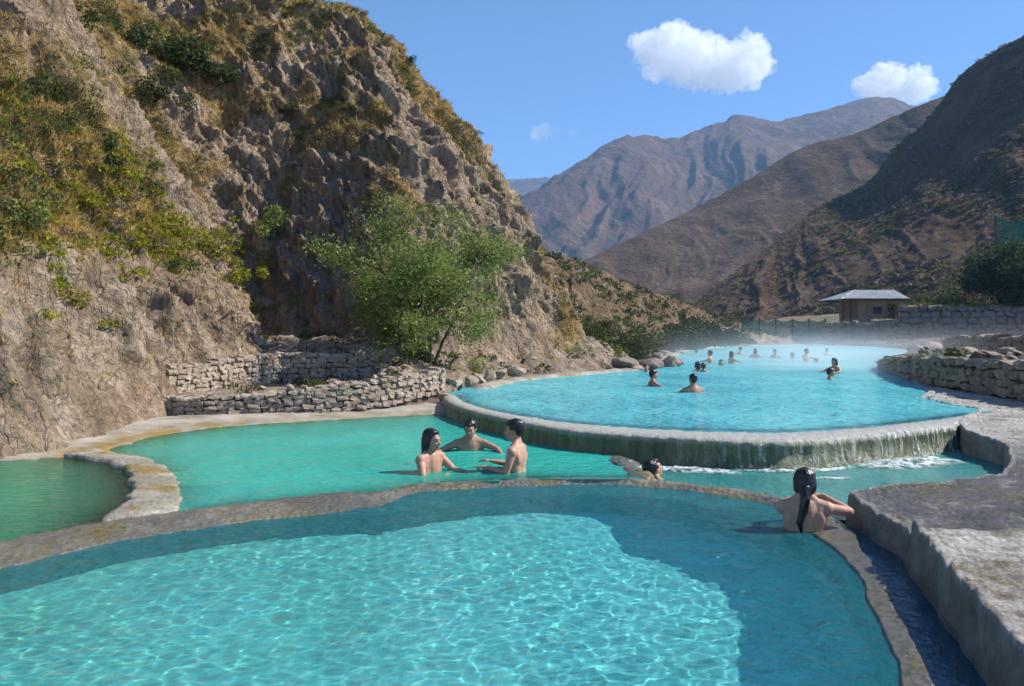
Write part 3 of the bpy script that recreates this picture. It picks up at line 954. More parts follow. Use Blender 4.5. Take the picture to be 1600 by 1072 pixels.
mountain('far_mountain', [(740, 360, 1150), (812, 314, 1200), (870, 277, 1250), (917, 246, 1300), (970, 214, 1350), (996, 209, 1380), (1070, 211, 1450), (1127, 191, 1500), (1159, 178, 1520), (1211, 185, 1560), (1285, 172, 1600), (1369, 151, 1650), (1427, 164, 1680), (1520, 190, 1700), (1650, 230, 1720)],
         [(700, 500, 800), (760, 500, 800), (800, 500, 800), (850, 500, 800), (900, 500, 810), (950, 500, 820), (1000, 500, 830), (1050, 500, 840), (1100, 500, 850), (1150, 500, 860), (1250, 500, 870), (1350, 500, 880), (1450, 500, 890), (1550, 500, 900), (1700, 500, 900)],
         M['hill_far'], 300, 120, .045, 5, .018, 1.0, 12, amp2=.006)
mountain('farther_mountain', [(560, 330, 2400), (700, 320, 2400), (770, 296, 2400), (800, 285, 2400), (849, 277, 2400), (868, 280, 2400), (920, 310, 2400), (1050, 330, 2400)],
         [(560, 505, 1900), (700, 505, 1900), (770, 505, 1900), (800, 505, 1900), (849, 505, 1900), (868, 505, 1900), (920, 505, 1900), (1050, 505, 1900)],
         M['hill_far'], 120, 60, .05, 6, .03, 1.0, 15)
mountain('farthest_mountain', [(500, 310, 3300), (700, 292, 3300), (780, 283, 3300), (802, 281, 3300), (825, 284, 3300), (900, 300, 3300)],
         [(500, 505, 2800), (700, 505, 2800), (780, 505, 2800), (802, 505, 2800), (825, 505, 2800), (900, 505, 2800)],
         M['hill_far'], 80, 40, .05, 6, .03, 1.0, 18)
_, P_l2 = mountain('brushy_hill', [(700, 360, 62), (780, 385, 66), (856, 402, 70), (905, 414, 75), (950, 432, 80), (1005, 452, 86), (1050, 467, 92), (1090, 483, 98), (1130, 498, 104), (1170, 510, 110)],
                   [(760, 530, 34), (830, 530, 36), (880, 530, 38), (920, 530, 44), (970, 528, 52), (1010, 527, 60), (1050, 526, 68), (1090, 524, 78), (1130, 521, 86), (1165, 519, 92)],
                   M['hill_small'], 220, 110, .05, 7, .04, .95, 23, amp2=.016)


# ================================================================== stone walls
def stone_mesh(seed):
    bm = bmesh.new()
    bmesh.ops.create_cube(bm, size=1.0)
    bmesh.ops.subdivide_edges(bm, edges=bm.edges[:], cuts=1, use_grid_fill=True)
    r = np.random.default_rng(seed)
    co = np.array([v.co[:] for v in bm.verts])
    nrm_ = np.linalg.norm(co, axis=1)[:, None]
    co = co * (1 - .34 * (nrm_ - .5)) + r.normal(0, .06, co.shape)
    for v, c_ in zip(bm.verts, co):
        v.co = c_
    bmesh.ops.triangulate(bm, faces=bm.faces[:])
    me = bpy.data.meshes.new('stone')
    bm.to_mesh(me)
    bm.free()
    return me


def stone_set(mat, k=8, s0=0):
    out = []
    for i in range(k):
        me = stone_mesh(100 + s0 + i)
        me.materials.append(mat)
        out.append(me)
    return out


def rock_mesh(seed, mat):
    bm = bmesh.new()
    bmesh.ops.create_icosphere(bm, subdivisions=2, radius=.55)
    co = np.array([v.co[:] for v in bm.verts])
    co *= (1 + .55 * fbm(co * 1.6 + seed * 7.7, 3))[:, None]
    r = np.random.default_rng(seed)
    for _ in range(3):
        d_ = r.normal(size=3)
        d_ /= np.linalg.norm(d_)
        h_ = co @ d_
        co -= np.clip(h_ - .34, 0, None)[:, None] * d_ * .85
    for v, c_ in zip(bm.verts, co):
        v.co = c_
    me = bpy.data.meshes.new('stone')
    bm.to_mesh(me)
    bm.free()
    me.materials.append(mat)
    return me


STONES = stone_set(M['stone'])
STONES_DARK = stone_set(M['stone_dark'], 6, 50)
M['stone_warm'] = rock_mat('warm_wall_stone', [(.0, (.17, .125, .09)), (.5, (.29, .225, .17)), (1, (.46, .39, .32))], 1.5, .7, .04)
STONES_WARM = stone_set(M['stone_warm'], 6, 70)


def stone_wall(name, label, path, zb, zt, sw, sh_, meshes, thick=.22, seed=0, cap=True, core=None):
    """path: plan polyline, zb / zt: heights of foot and top along it (arrays like path)"""
    r = np.random.default_rng(seed)
    pts = resample([(p[0], p[1], a_, b_) for p, a_, b_ in zip(path, zb, zt)], 200)
    L = np.concatenate([[0], np.cumsum(np.hypot(np.diff(pts[:, 0]), np.diff(pts[:, 1])))])
    at = lambda s_: np.array([np.interp(s_, L, pts[:, k]) for k in range(4)])
    root = empty(name, (pts[0, 0], pts[0, 1], pts[0, 2]))
    tag(root, label, 'stone wall')
    o0 = Vector(root.location)
    # core set back behind the stones
    tx, ty = np.gradient(pts[:, 0]), np.gradient(pts[:, 1])
    q = np.hypot(tx, ty)
    nx_, ny_ = ty / q, -tx / q          # towards the viewer (path runs left to right)
    fx, fy = pts[:, 0] - nx_ * .03, pts[:, 1] - ny_ * .03
    bx_, by_ = pts[:, 0] - nx_ * thick, pts[:, 1] - ny_ * thick
    G = np.stack([V3(fx, fy, pts[:, 2] - .3), V3(fx, fy, pts[:, 3] - .02), V3(bx_, by_, pts[:, 3] - .02), V3(bx_, by_, pts[:, 2] - .3)], 1) - np.array(o0)
    add_grid('wall_core', G, core or M['mortar'], root, smooth=False)
    s_ = 0
    n_ = 0
    zmin, Htot = pts[:, 2].min(), None
    hmax = (pts[:, 3] - pts[:, 2]).max()
    rows_ = max(2, int(round(hmax / sh_)))
    for j in range(rows_):
        s_ = -r.uniform(0, sw * .6)
        while s_ < L[-1]:
            w_ = sw * r.uniform(.6, 1.5)
            mid_ = min(max(s_ + w_ / 2, 0), L[-1])
            x_, y_, a_, b_ = at(mid_)
            h_ = (b_ - a_) / rows_
            x2, y2, _, _ = at(min(mid_ + .05, L[-1]))
            x1, y1, _, _ = at(max(mid_ - .05, 0))
            ang = math.atan2(y2 - y1, x2 - x1)
            zc = a_ + (j + .5) * h_ + r.normal(0, h_ * .10)
            top_row = j == rows_ - 1
            hh = h_ * r.uniform(.86, 1.2)
            dp = sh_ * r.uniform(.9, 1.3) + .05
            nxx, nyy = math.sin(ang), -math.cos(ang)
            off = -dp * .38 + r.uniform(0, .035 + sh_ * .25)
            o = bpy.data.objects.new('stone', meshes[r.integers(len(meshes))])
            COL.objects.link(o)
            o.parent = root
            o.location = (x_ + nxx * off - o0.x, y_ + nyy * off - o0.y, zc - o0.z)
            o.scale = (w_ * .99, dp if not (top_row and cap) else thick * 1.1, hh)
            if top_row and cap:
                o.location.x -= nxx * thick * .25
                o.location.y -= nyy * thick * .25
            o.rotation_euler = (r.normal(0, .10), r.normal(0, .10), ang + r.normal(0, .07))
            s_ += w_ * .98
            n_ += 1
    return root


stone_wall('stone_wall', 'long low curved dry stone wall just above the emerald pool shore',
           [(-5.85, 13.55), (-5.2, 13.55), (-4.4, 13.75), (-3.6, 14.0), (-2.9, 14.35), (-2.3, 14.8), (-1.75, 15.5), (-1.42, 16.4)],
           [.05, .05, .06, .08, .12, .18, .28, .3], [.45, .44, .47, .55, .62, .70, .76, .8], .16, .095, STONES, .25, 1)
stone_wall('stone_wall', 'upper sunlit dry stone wall against the cliff, left of the corner',
           [(-6.15, 14.35), (-5.85, 15.2), (-5.4, 16.3), (-5.02, 17.2)], [.38, .40, .42, .44], [.95, .97, 1.04, 1.1], .17, .11, STONES, .22, 2)
stone_wall('stone_wall', 'shaded upper stone wall right of the corner below the cliff',
           [(-4.95, 17.25), (-4.2, 17.3), (-3.4, 17.5), (-2.6, 17.9)], [.42, .44, .5, .6], [1.1, 1.08, 1.05, 1.0], .17, .11, STONES, .22, 3)
stone_wall('retaining_wall', 'tall dark retaining wall below the tree, right of the hut',
           [(35.8, 73.2), (38.5, 72.6), (42, 72.2), (46, 72), (52, 71.6)], [.2, .2, .2, .2, .2], [3.9, 3.9, 3.85, 3.8, 3.75], .85, .5, STONES_DARK, 1.2, 4)
stone_wall('platform_wall', 'dark low stone platform wall under the hut',
           [(29.5, 75.5), (32, 74.6), (34.5, 73.9), (36.2, 73.6)], [.2, .2, .2, .2], [2.3, 2.5, 2.6, 2.6], .8, .45, STONES_DARK, 1.5, 5)

stone_wall('terrace_wall', 'low rough dry stone wall facing the right shore of the steaming pool',
           [(12.6, 27.4), (11.5, 24.2), (9.85, 19.2), (9.45, 16.6), (9.2, 14.4), (9.0, 12.4)], [.30, .30, .32, .33, .33, .33], [.55, .78, .93, .97, .99, 1.0], .42, .16, STONES_WARM, .5, 6)
stone_wall('terrace_wall', 'second stepped dry stone wall set back behind the right shore wall',
           [(19.5, 36), (16.5, 29), (14.4, 23), (13.4, 18)], [.75, .85, .9, .9], [1.25, 1.4, 1.45, 1.5], .55, .2, STONES_WARM, .6, 7)

# loose rubble
def rubble(name, label, spots, meshes, seed, flat=.7):
    r = np.random.default_rng(seed)
    root = empty(name, spots[0][:3])
    tag(root, label, 'rubble')
    for (x_, y_, z_, s_) in spots:
        o = bpy.data.objects.new('stone', meshes[r.integers(len(meshes))])
        COL.objects.link(o)
        o.parent = root
        o.location = Vector((x_, y_, z_)) - Vector(root.location)
        o.scale = (s_ * r.uniform(.8, 1.4), s_ * r.uniform(.7, 1.2), s_ * r.uniform(.5, 1.0) * flat)
        o.rotation_euler = (r.normal(0, .35), r.normal(0, .35), r.uniform(0, 6.3))
    return root


def drop(bvh, x_, y_):
    h_ = bvh.ray_cast(Vector((x_, y_, 60)), Vector((0, 0, -1)))
    return h_[0].z if h_[0] else None


def scatter(bvh, cx, cy, rx, ry, n_, smin, smax, seed, ang=0):
    r = np.random.default_rng(seed)
    out = []
    while len(out) < n_:
        a_, b_ = r.normal(0, .5, 2)
        x_ = cx + a_ * rx * math.cos(ang) - b_ * ry * math.sin(ang)
        y_ = cy + a_ * rx * math.sin(ang) + b_ * ry * math.cos(ang)
        z_ = drop(bvh, x_, y_)
        if z_ is None:
            continue
        s_ = r.uniform(smin, smax)
        out.append((x_, y_, z_ + s_ * .15, s_))
    return out


rust = rock_mat('reddish_rubble', [(.0, (.18, .11, .075)), (.5, (.36, .25, .19)), (1, (.55, .46, .40))], 2.5, .6, .03)
STONES_RED = [rock_mesh(k, rust) for k in range(6)]
ROCKS = [rock_mesh(20 + k, M['stone']) for k in range(6)]
ROCKS_DARK = [rock_mesh(40 + k, M['stone_dark']) for k in range(6)]
rubble('rubble_heap', 'heap of pinkish and white rubble on the ledge above the curved stone wall', scatter(BANK_BVH, -2.9, 16.2, 1.5, .55, 60, .09, .26, 31, .25), STONES_RED + ROCKS[:3], 31)
rubble('rubble_heap', 'sprawling heap of pale and dark rubble below the tall retaining wall', scatter(LEDGE_BVH, 24, 36, 7, 6, 130, .3, .9, 32), ROCKS_DARK + ROCKS[:3], 32)
rubble('rubble_heap', 'line of pale flat stones along the top of the rock ledge', scatter(LEDGE_BVH, 12.2, 17.5, 2.2, 4.5, 90, .12, .5, 33), ROCKS_DARK + ROCKS[:4], 33, .45)
rubble('rubble_heap', 'few boulders on the kerb at the left shore of the steaming pool', [(4.4, 26.3, .42, .7), (4.9, 27.6, .4, .6), (3.7, 26.2, .45, .8), (5.6, 28.6, .4, .9), (4.1, 25.9, .38, .35), (6.2, 30.5, .4, .6), (5.2, 28.9, .6, .5)], ROCKS_DARK + STONES_RED[:2], 34)
rubble('rubble_heap', 'boulders on the near shore beside the end of the curved stone wall', [(-1.3, 15.75, .25, .28), (-1.2, 15.3, .2, .22), (-1.25, 16.7, .5, .35), (-1.15, 16.9, .45, .3), (-1.2, 14.95, .15, .2), (-.9, 17.7, .45, .35), (-.75, 18.4, .45, .4), (-.55, 19.0, .45, .4), (-.3, 19.8, .5, .45), (.1, 20.7, .5, .4)], ROCKS, 35)
rubble('rubble_heap', 'scattered small pale stones along the far shore of the steaming pool', scatter(BANK_BVH, 15.5, 66, 9, 2.5, 25, .25, .7, 36, .6), ROCKS + ROCKS_DARK, 36)

# ================================================================== hut
def box(bm, x0, x1, y0, y1, z0, z1):
    vs = [bm.verts.new(p) for p in ((x0, y0, z0), (x1, y0, z0), (x1, y1, z0), (x0, y1, z0), (x0, y0, z1), (x1, y0, z1), (x1, y1, z1), (x0, y1, z1))]
    for f in ((3, 2, 1, 0), (4, 5, 6, 7), (0, 1, 5, 4), (1, 2, 6, 5), (2, 3, 7, 6), (3, 0, 4, 7)):
        bm.faces.new([vs[i] for i in f])


def bm_obj(name, bm, mat, parent=None, smooth=False):
    me = bpy.data.meshes.new(name)
    bm.to_mesh(me)
    bm.free()
    if smooth:
        me.polygons.foreach_set('use_smooth', np.ones(len(me.polygons), bool))
    return link(name, me, mat, parent)


def boxes(name, lst, mat, parent):
    bm = bmesh.new()
    for b in lst:
        box(bm, *b)
    return bm_obj(name, bm, mat, parent)


M['adobe'] = rock_mat('adobe', [(.0, (.20, .12, .075)), (.5, (.33, .20, .125)), (1, (.42, .28, .18))], .8, .5, .05)
M['wood'] = rock_mat('weathered_wood', [(.0, (.07, .045, .03)), (1, (.17, .115, .08))], 2, .5, .02)
t = NT('galvanised_sheet')
c = t.ramp(t.noise(1.1, 5, .6), [(.3, (.30, .30, .30)), (.6, (.48, .48, .47)), (.75, (.36, .27, .2))])
M['sheet'] = t.done(t.bsdf(c, .55, t.bump(t.noise(3, 3), .2, .02), Metallic=.35))
hut = empty('hut', (34.9, 77.0, 2.7))
hut.scale = (.92, 1, 1)
tag(hut, 'small brown adobe hut with a pale corrugated metal roof beyond the pool', 'hut')
H0, H1 = -.4, 1.95
boxes('wall', [(-1.7, -.2, 0, .3, H0, H1), (-.2, .75, 0, .3, H0, .55), (-.2, .75, 0, .3, 1.25, H1), (.75, 2.6, 0, .3, H0, H1), (2.3, 2.6, .3, 4.2, H0, H1), (-1.7, 2.6, 4.2, 4.5, H0, H1), (-1.7, -1.4, .3, 4.2, H0, H1)], M['adobe'], hut)
for px_ in (-3.25, -2.45):
    boxes('post', [(px_ - .09, px_ + .09, .02, .2, H0, H1)], M['wood'], hut)
boxes('porch_rail', [(-3.2, -1.72, .05, .13, .25, .35)], M['wood'], hut)
w_ = boxes('window', [(-.2, .75, .1, .14, .55, 1.25)], NT('dark_opening').m, hut)
t = NT('window_glass')
w_.data.materials[0] = t.done(t.bsdf((.02, .02, .022), .15))
boxes('frame', [(-.2, -.14, .06, .12, .55, 1.25), (.69, .75, .06, .12, .55, 1.25), (.24, .31, .06, .12, .55, 1.25)], M['wood'], w_)
door_ = boxes('door', [(1.35, 2.1, -.03, .0, H0, 1.5)], M['wood'], hut)
boxes('handle', [(1.42, 1.47, -.07, -.03, .55, .7)], M['sheet'], door_)
# roof of corrugated sheets, hipped at the left end
NP = 9
for k in range(NP):
    x0, x1 = -3.75 + 7.0 * k / NP, -3.75 + 7.0 * (k + 1) / NP + .03
    n_ = 15
    xs_ = np.linspace(x0, x1, n_)
    rows_ = []
    for f in np.linspace(0, 1, 6):
        left_in = 2.6 * f
        xx = xs_ + 0
        xx = np.maximum(xx, -3.75 + left_in)
        zz = H1 + .06 + .95 * f + .035 * np.cos(xs_ * 2 * math.pi / .17 * .5) + .012 * (k % 2)
        rows_.append(V3(xx, -.75 + 3.0 * f + 0 * xx, zz))
    add_grid('roof_sheet', np.stack(rows_, 0), M['sheet'], hut)
    rows_ = []
    for f in np.linspace(0, 1, 5):
        xx = np.maximum(xs_, -3.75 + 2.6 * (1 - f))
        rows_.append(V3(xx, 2.26 + 3.0 * f + 0 * xx, H1 + 1.01 - .95 * f + .035 * np.cos(xs_ * 2 * math.pi / .17 * .5)))
    add_grid('roof_sheet', np.stack(rows_, 0), M['sheet'], hut)
add('roof_sheet', [(-3.78, -.75, H1 + .05), (-3.78, 5.28, H1 + .05), (-1.12, 2.26, H1 + 1.03), (-3.78, -.75, H1 + .02), (-3.78, 5.28, H1 + .02), (-1.12, 2.26, H1 + 1.0)], [[0, 2, 1], [3, 4, 5], [0, 1, 4, 3], [1, 2, 5, 4], [2, 0, 3, 5]], M['sheet'], hut, False)
boxes('roof_beam', [(-3.6, 3.1, -.55, -.43, H1 - .1, H1 + .03)], M['wood'], hut)
boxes('roof_beam', [(-3.6, 3.1, 4.75, 4.87, H1 - .1, H1 + .03)], M['wood'], hut)

# green shade nets on posts
t = NT('green_shade_net')
co = t.coords((14, 14, 14))
wv = t.noise(1.0, 2, .5, co)
tr = t.n('BsdfTransparent')
bs = t.bsdf((.02, .13, .085), .7)
M['net'] = t.done(t.mixs(t.rng(wv, .3, .55, .25, .95), tr.outputs[0], bs))


def net(name, label, p0, p1, z0, z1, npost):
    p0, p1 = Vector(p0), Vector(p1)
    root = empty(name, (p0.x, p0.y, z0))
    tag(root, label, 'net fence')
    d = p1 - p0
    ss = np.linspace(0, 1, 40)
    zz = np.linspace(0, 1, 10)
    Sg, Zg = np.meshgrid(ss, zz)
    sag = -.10 * (z1 - z0) * np.sin(Sg * npost * math.pi) ** 2 * Zg
    Pn = V3(Sg * d.x, Sg * d.y + .15 * noise(V3(Sg * 9, Zg * 3, 0)), Zg * (z1 - z0) + sag)
    add_grid('net', Pn, M['net'], root)
    for k in range(npost + 1):
        q = d * (k / npost)
        boxes('post', [(q.x - .06, q.x + .06, q.y + .1, q.y + .22, -.4, (z1 - z0) + .12)], M['wood'], root)


net('net_fence', 'long low green net fence at the far end of the steaming pool', (22.5, 78, 0), (31, 79, 0), 1.0, 2.7, 5)
net('net_fence', 'tall green shade net on the slope above the dark tree', (49.3, 81.5, 0), (60, 80, 0), 8.0, 13.2, 3)


# ================================================================== vegetation
def leaves(C, size, r, aspect=.45, up=.0):
    """one small diamond-shaped leaf at each point"""
    C = np.asarray(C)
    n_ = len(C)
    size = np.broadcast_to(size, n_)
    a_ = r.normal(size=(n_, 3))
    a_[:, 2] += up
    a_ /= np.linalg.norm(a_, axis=1)[:, None]
    b_ = np.cross(a_, r.normal(size=(n_, 3)))
    b_ /= np.linalg.norm(b_, axis=1)[:, None] + 1e-9
    a_ = a_ * (size * .5)[:, None]
    b_ = b_ * (size * .5 * aspect)[:, None]
    V = np.stack([C - a_, C + b_ - a_ * .1, C + a_, C - b_ - a_ * .1], 1).reshape(-1, 3)
    return V, np.arange(n_ * 4).reshape(n_, 4)


def blades(C, Nrm, h, r, n_blade=7, spread=.5, width=.06):
    """grass tufts: thin triangles fanning out of each point"""
    C = np.repeat(np.asarray(C), n_blade, 0)
    h = np.repeat(np.broadcast_to(h, len(Nrm)), n_blade) * r.uniform(.6, 1.2, len(C))
    Nn_ = np.repeat(np.asarray(Nrm), n_blade, 0) * .35 + np.array([0, 0, .8])
    dir_ = Nn_ + r.normal(0, spread, C.shape)
    dir_ /= np.linalg.norm(dir_, axis=1)[:, None]
    b_ = np.cross(dir_, r.normal(size=C.shape))
    b_ /= np.linalg.norm(b_, axis=1)[:, None] + 1e-9
    base = C + r.normal(0, .15, C.shape) * h[:, None] * np.array([1, 1, .15])
    w_ = (h * width)[:, None]
    V = np.stack([base - b_ * w_, base + b_ * w_, base + dir_ * h[:, None]], 1).reshape(-1, 3)
    return V, np.arange(len(C) * 3).reshape(-1, 3)


def tube(pts, rad, k=6):
    pts = np.asarray(pts, float)
    n_ = len(pts)
    T = np.gradient(pts, axis=0)
    T /= np.linalg.norm(T, axis=1)[:, None] + 1e-9
    ref = np.array([.3, .9, .1])
    B_ = np.cross(T, ref)
    B_ /= np.linalg.norm(B_, axis=1)[:, None] + 1e-9
    N_ = np.cross(B_, T)
    an = np.linspace(0, 2 * math.pi, k, endpoint=False)
    ring = pts[:, None] + (np.cos(an)[None, :, None] * B_[:, None] + np.sin(an)[None, :, None] * N_[:, None]) * np.asarray(rad)[:, None, None]
    i = np.arange(n_ - 1)[:, None] * k
    j = np.arange(k)[None]
    F = np.stack([i + j, i + (j + 1) % k, i + k + (j + 1) % k, i + k + j], -1).reshape(-1, 4)
    return ring.reshape(-1, 3), F


def merge(parts):
    Vs, Fs, o_ = [], [], 0
    for V, F in parts:
        Vs.append(V)
        Fs.append(F + o_)
        o_ += len(V)
    return np.vstack(Vs), np.vstack(Fs)


def limb(p, d, L, r, wob=.25, n_=7, droop=0.0):
    pts = [np.array(p, float)]
    d = np.array(d, float)
    d /= np.linalg.norm(d)
    for _ in range(n_ - 1):
        d = d + r.normal(0, wob, 3) * .35 + np.array([0, 0, droop])
        d /= np.linalg.norm(d)
        pts.append(pts[-1] + d * L / (n_ - 1))
    return np.array(pts)


def tree(name, label, cat, loc, height, radius, nleaf, leaf, lmat, seed, trunk_h=.35, stems=3, clump=.28, squash=.8, offs=(0, 0), gaps=.45, rad0=.06):
    """tapered stems and limbs, leaf clumps gathered round the limb ends"""
    r = np.random.default_rng(seed)
    root = empty(name, loc)
    tag(root, label, cat)
    wood, tips = [], []
    for s_ in range(stems):
        a_ = 2 * math.pi * s_ / stems + r.uniform(-.5, .5)
        lean = r.uniform(.12, .45) if stems > 1 else .08
        main = limb((r.normal(0, .04), r.normal(0, .04), -.15), (math.cos(a_) * lean + offs[0], math.sin(a_) * lean + offs[1], 1), height * r.uniform(.6, .8), r, .25, 9)
        r0 = height * rad0 * r.uniform(.35, .6)
        wood.append(tube(main, np.linspace(r0, r0 * .35, 9), 7))
        for b in range(9):
            k = r.integers(max(2, int(9 * trunk_h)), 9)
            aa = r.uniform(0, 6.28)
            br = limb(main[k], (math.cos(aa), math.sin(aa), r.uniform(-.05, .75)), radius * r.uniform(.5, 1.05), r, .35, 7, -.01)
            wood.append(tube(br, np.linspace(r0 * .38, r0 * .08, 7), 5))
            tips += [br[-1], br[-2], br[4], br[3]]
            for c_ in range(3):
                k2 = r.integers(2, 6)
                tw = limb(br[k2], (math.cos(aa) + r.normal(0, .8), math.sin(aa) + r.normal(0, .8), r.uniform(-.3, .7)), radius * r.uniform(.2, .5), r, .35, 5, -.02)
                wood.append(tube(tw, np.linspace(r0 * .15, r0 * .04, 5), 4))
                tips += [tw[-1], tw[-2]]
        tips.append(main[-1])
    V, F = merge(wood)
    add('trunk', V, F, M['bark'], root)
    tips = np.array(tips)
    wgt = r.uniform(.1, 1, len(tips)) ** 2
    wgt[r.uniform(size=len(tips)) < gaps * .5] *= .1
    idx = r.choice(len(tips), nleaf, p=wgt / wgt.sum())
    C = tips[idx] + r.normal(0, 1, (nleaf, 3)) * clump * radius * np.array([.55, .55, .38]) * r.uniform(.3, 1, (nleaf, 1))
    C[:, 2] = np.maximum(C[:, 2], height * .04)
    V, F = leaves(C, leaf * r.uniform(.6, 1.4, nleaf), r, .5)
    add('crown', V, F, lmat, root, smooth=False)
    return root


def bush_mesh(nm, seed, nleaf, leaf, blobs=7, squash=.7):
    """unit bush (radius about 1) of leaf clumps on hidden twigs"""
    r = np.random.default_rng(seed)
    bc = r.normal(0, .42, (blobs, 3)) * np.array([1, 1, .6]) + np.array([0, 0, .42])
    br = r.uniform(.25, .5, blobs)
    k = r.integers(0, blobs, nleaf)
    dv = r.normal(size=(nleaf, 3))
    dv /= np.linalg.norm(dv, axis=1)[:, None]
    C = bc[k] + dv * (br[k] * r.uniform(.55, 1.08, nleaf))[:, None]
    C[:, 2] = np.abs(C[:, 2]) * squash / .7
    V, F = leaves(C, leaf * r.uniform(.6, 1.4, nleaf), r, .5, .3)
    return V, F, bc


def bush(name, label, cat, loc, size, mat, seed, nleaf=900, leaf=.10, blobs=7, group=None, squash=.7):
    r = np.random.default_rng(seed + 999)
    root = empty(name, loc)
    tag(root, label, cat, group)
    V, F, bc = bush_mesh(name, seed, nleaf, leaf, blobs, squash)
    V = V * np.asarray(size)
    add('foliage', V, F, mat, root, smooth=False)
    tw = []
    for c_ in bc:
        p = limb((0, 0, -.1), c_ * np.asarray(size) + np.array([0, 0, .02]), float(np.linalg.norm(c_ * np.asarray(size))), r, .2, 5)
        tw.append(tube(p, np.linspace(.03, .008, 5) * max(size), 4))
    V, F = merge(tw)
    add('stem', V, F, M['bark'], root)
    return root


# the tree in front of the cliff
tz = drop(BANK_BVH, -2.35, 18.7) or .8
tree('tree', 'feathery grey-green tree standing in front of the cliff above the stone walls', 'tree', (-1.9, 18.4, tz - .3), 4.0, 1.5, 36000, .072, M['leaf_tree'], 41, .15, 6, .36, rad0=.028, gaps=.3)
# dark tree on the plateau by the retaining wall
tree('tree', 'dense dark round tree on the plateau above the tall retaining wall', 'tree', (46.0, 74.5, 3.7), 6.8, 3.5, 16000, .34, M['leaf_dark'], 42, .12, 4, .5, gaps=.0, rad0=.04)

# bushes one can point at on the cliff
spots = [
    ('broad dark green shrub high on the cliff, widest of the cliff shrubs', 285, 105, (1.5, 1.2, 1.15), 'leaf_bush', 3600),
    ('dark green shrub left of the broad one high on the cliff', 215, 75, (.95, .8, .8), 'leaf_bush', 1700),
    ('olive shrub at the lower right of the broad dark cliff shrub', 335, 125, (.85, .8, .7), 'leaf_bush', 1600),
    ('dark shrub below the broad one on the cliff', 240, 150, (.9, .8, .65), 'leaf_bush', 1500),
    ('small dark round shrub alone on the dry grass slope', 160, 245, (.42, .4, .42), 'leaf_bush', 600),
    ('fresh green shrub at the mouth of the dark gully', 422, 365, (.62, .6, .75), 'leaf_tree', 1300),
    ('bright yellow-green plant hanging on the edge of the slope', 325, 395, (.6, .55, .5), 'leaf_yellow', 900),
    ('yellow-green plant just below and right of the brightest one', 368, 440, (.5, .5, .5), 'leaf_yellow', 700),
    ('yellow-green plant at the upper left of the brightest one', 262, 355, (.55, .5, .45), 'leaf_yellow', 600),
    ('green shrub on the slope at the left edge of the picture', 30, 335, (.45, .4, .4), 'leaf_tree', 800),
    ('low green shrub near the top edge above the dry grass', 130, 30, (.8, .7, .55), 'leaf_bush', 900),
    ('grey twiggy shrub under the yellow-green plants', 225, 375, (.45, .42, .38), 'leaf_grey', 800),
    ('dry brown shrub on the rock left of the feathery tree', 505, 395, (.55, .5, .5), 'leaf_grey', 900),
    ('small green shrub in the gully above the stone wall corner', 462, 470, (.33, .3, .32), 'leaf_tree', 450),
    ('pale dry shrub at the gully foot above the shaded wall', 500, 525, (.6, .5, .3), 'leaf_grey', 600),
    ('spiky dark shrub on the skyline of the cliff', 640, 95, (.3, .3, .4), 'leaf_dark', 300),
    ('olive shrub on the bare cliff above the feathery tree', 700, 330, (.3, .3, .25), 'leaf_bush', 300),
    ('olive shrub on the cliff face near the skyline', 770, 330, (.3, .3, .25), 'leaf_bush', 300),
    ('dark olive shrub in the middle of the upper slope', 450, 170, (.5, .5, .4), 'leaf_bush', 600),
    ('ochre green shrub on the upper slope near the top edge', 420, 60, (.6, .5, .4), 'leaf_bush', 600),
]
for i, (lab, u, v, sz, mt, nl) in enumerate(spots):
    h_, nn = on_hill(u, v)
    if h_ is None:
        continue
    bush('shrub', lab, 'shrub', h_ - Vector((0, 0, .12)), sz, M[mt], 200 + i, nl, .13 if sz[0] > .5 else .17, 8 if sz[0] > .5 else 5, 'shrubs on the cliff')

# bushes on the bank behind the steaming pool and at the foot of the cliff
bank_spots = [
    ('large grey-green bush at the foot of the cliff behind the pool kerb', 985, 34, (2.0, 1.6, 1.55), 'leaf_bush', 4200, .085),
    ('grey-green bush filling the gap at the end of the cliff', 930, 37, (1.5, 1.4, 1.35), 'leaf_bush', 3000, .085),
    ('dark bush right of the large grey-green bush', 1052, 46, (1.7, 1.4, 1.25), 'leaf_dark', 3200, .11),
    ('dark leafy bush above the far kerb, beside the small boulders', 1098, 55, (2.1, 1.6, 1.5), 'leaf_dark', 3400, .11),
    ('low dark bush at the far shore, left of the green net fence', 1145, 68, (2.3, 1.6, 1.3), 'leaf_dark', 3200, .11),
    ('small fresh green bush at the water edge below the cliff end', 965, 29, (.4, .4, .55), 'leaf_tree', 500, .13),
    ('bright low green bush on the rocks below the cliff end', 905, 27, (.75, .6, .38), 'leaf_tree', 700, .11),
    ('green bush in front of the feathery tree foot', 742, 20.5, (.4, .38, .45), 'leaf_tree', 700, .14),
    ('broad-leaved green plant below the feathery tree', 655, 18.3, (.4, .35, .5), 'leaf_tree', 800, .16),
    ('olive bush on the bank right of the feathery tree', 805, 22.5, (.45, .4, .3), 'leaf_bush', 500, .14),
    ('dry pale bush behind the shaded stone wall', 560, 19.0, (.6, .45, .35), 'leaf_grey', 700, .12),
]
for i, (lab, u, dist, sz, mt, nl, lf) in enumerate(bank_spots):
    x_ = (u - 800) * dist / FPX
    z_ = drop(BANK_BVH, x_, dist)
    if z_ is None:
        z_ = .6
    bush('bush', lab, 'bush', (x_, dist, z_ - .1), sz, M[mt], 300 + i, nl, lf, 9, 'bushes along the banks')
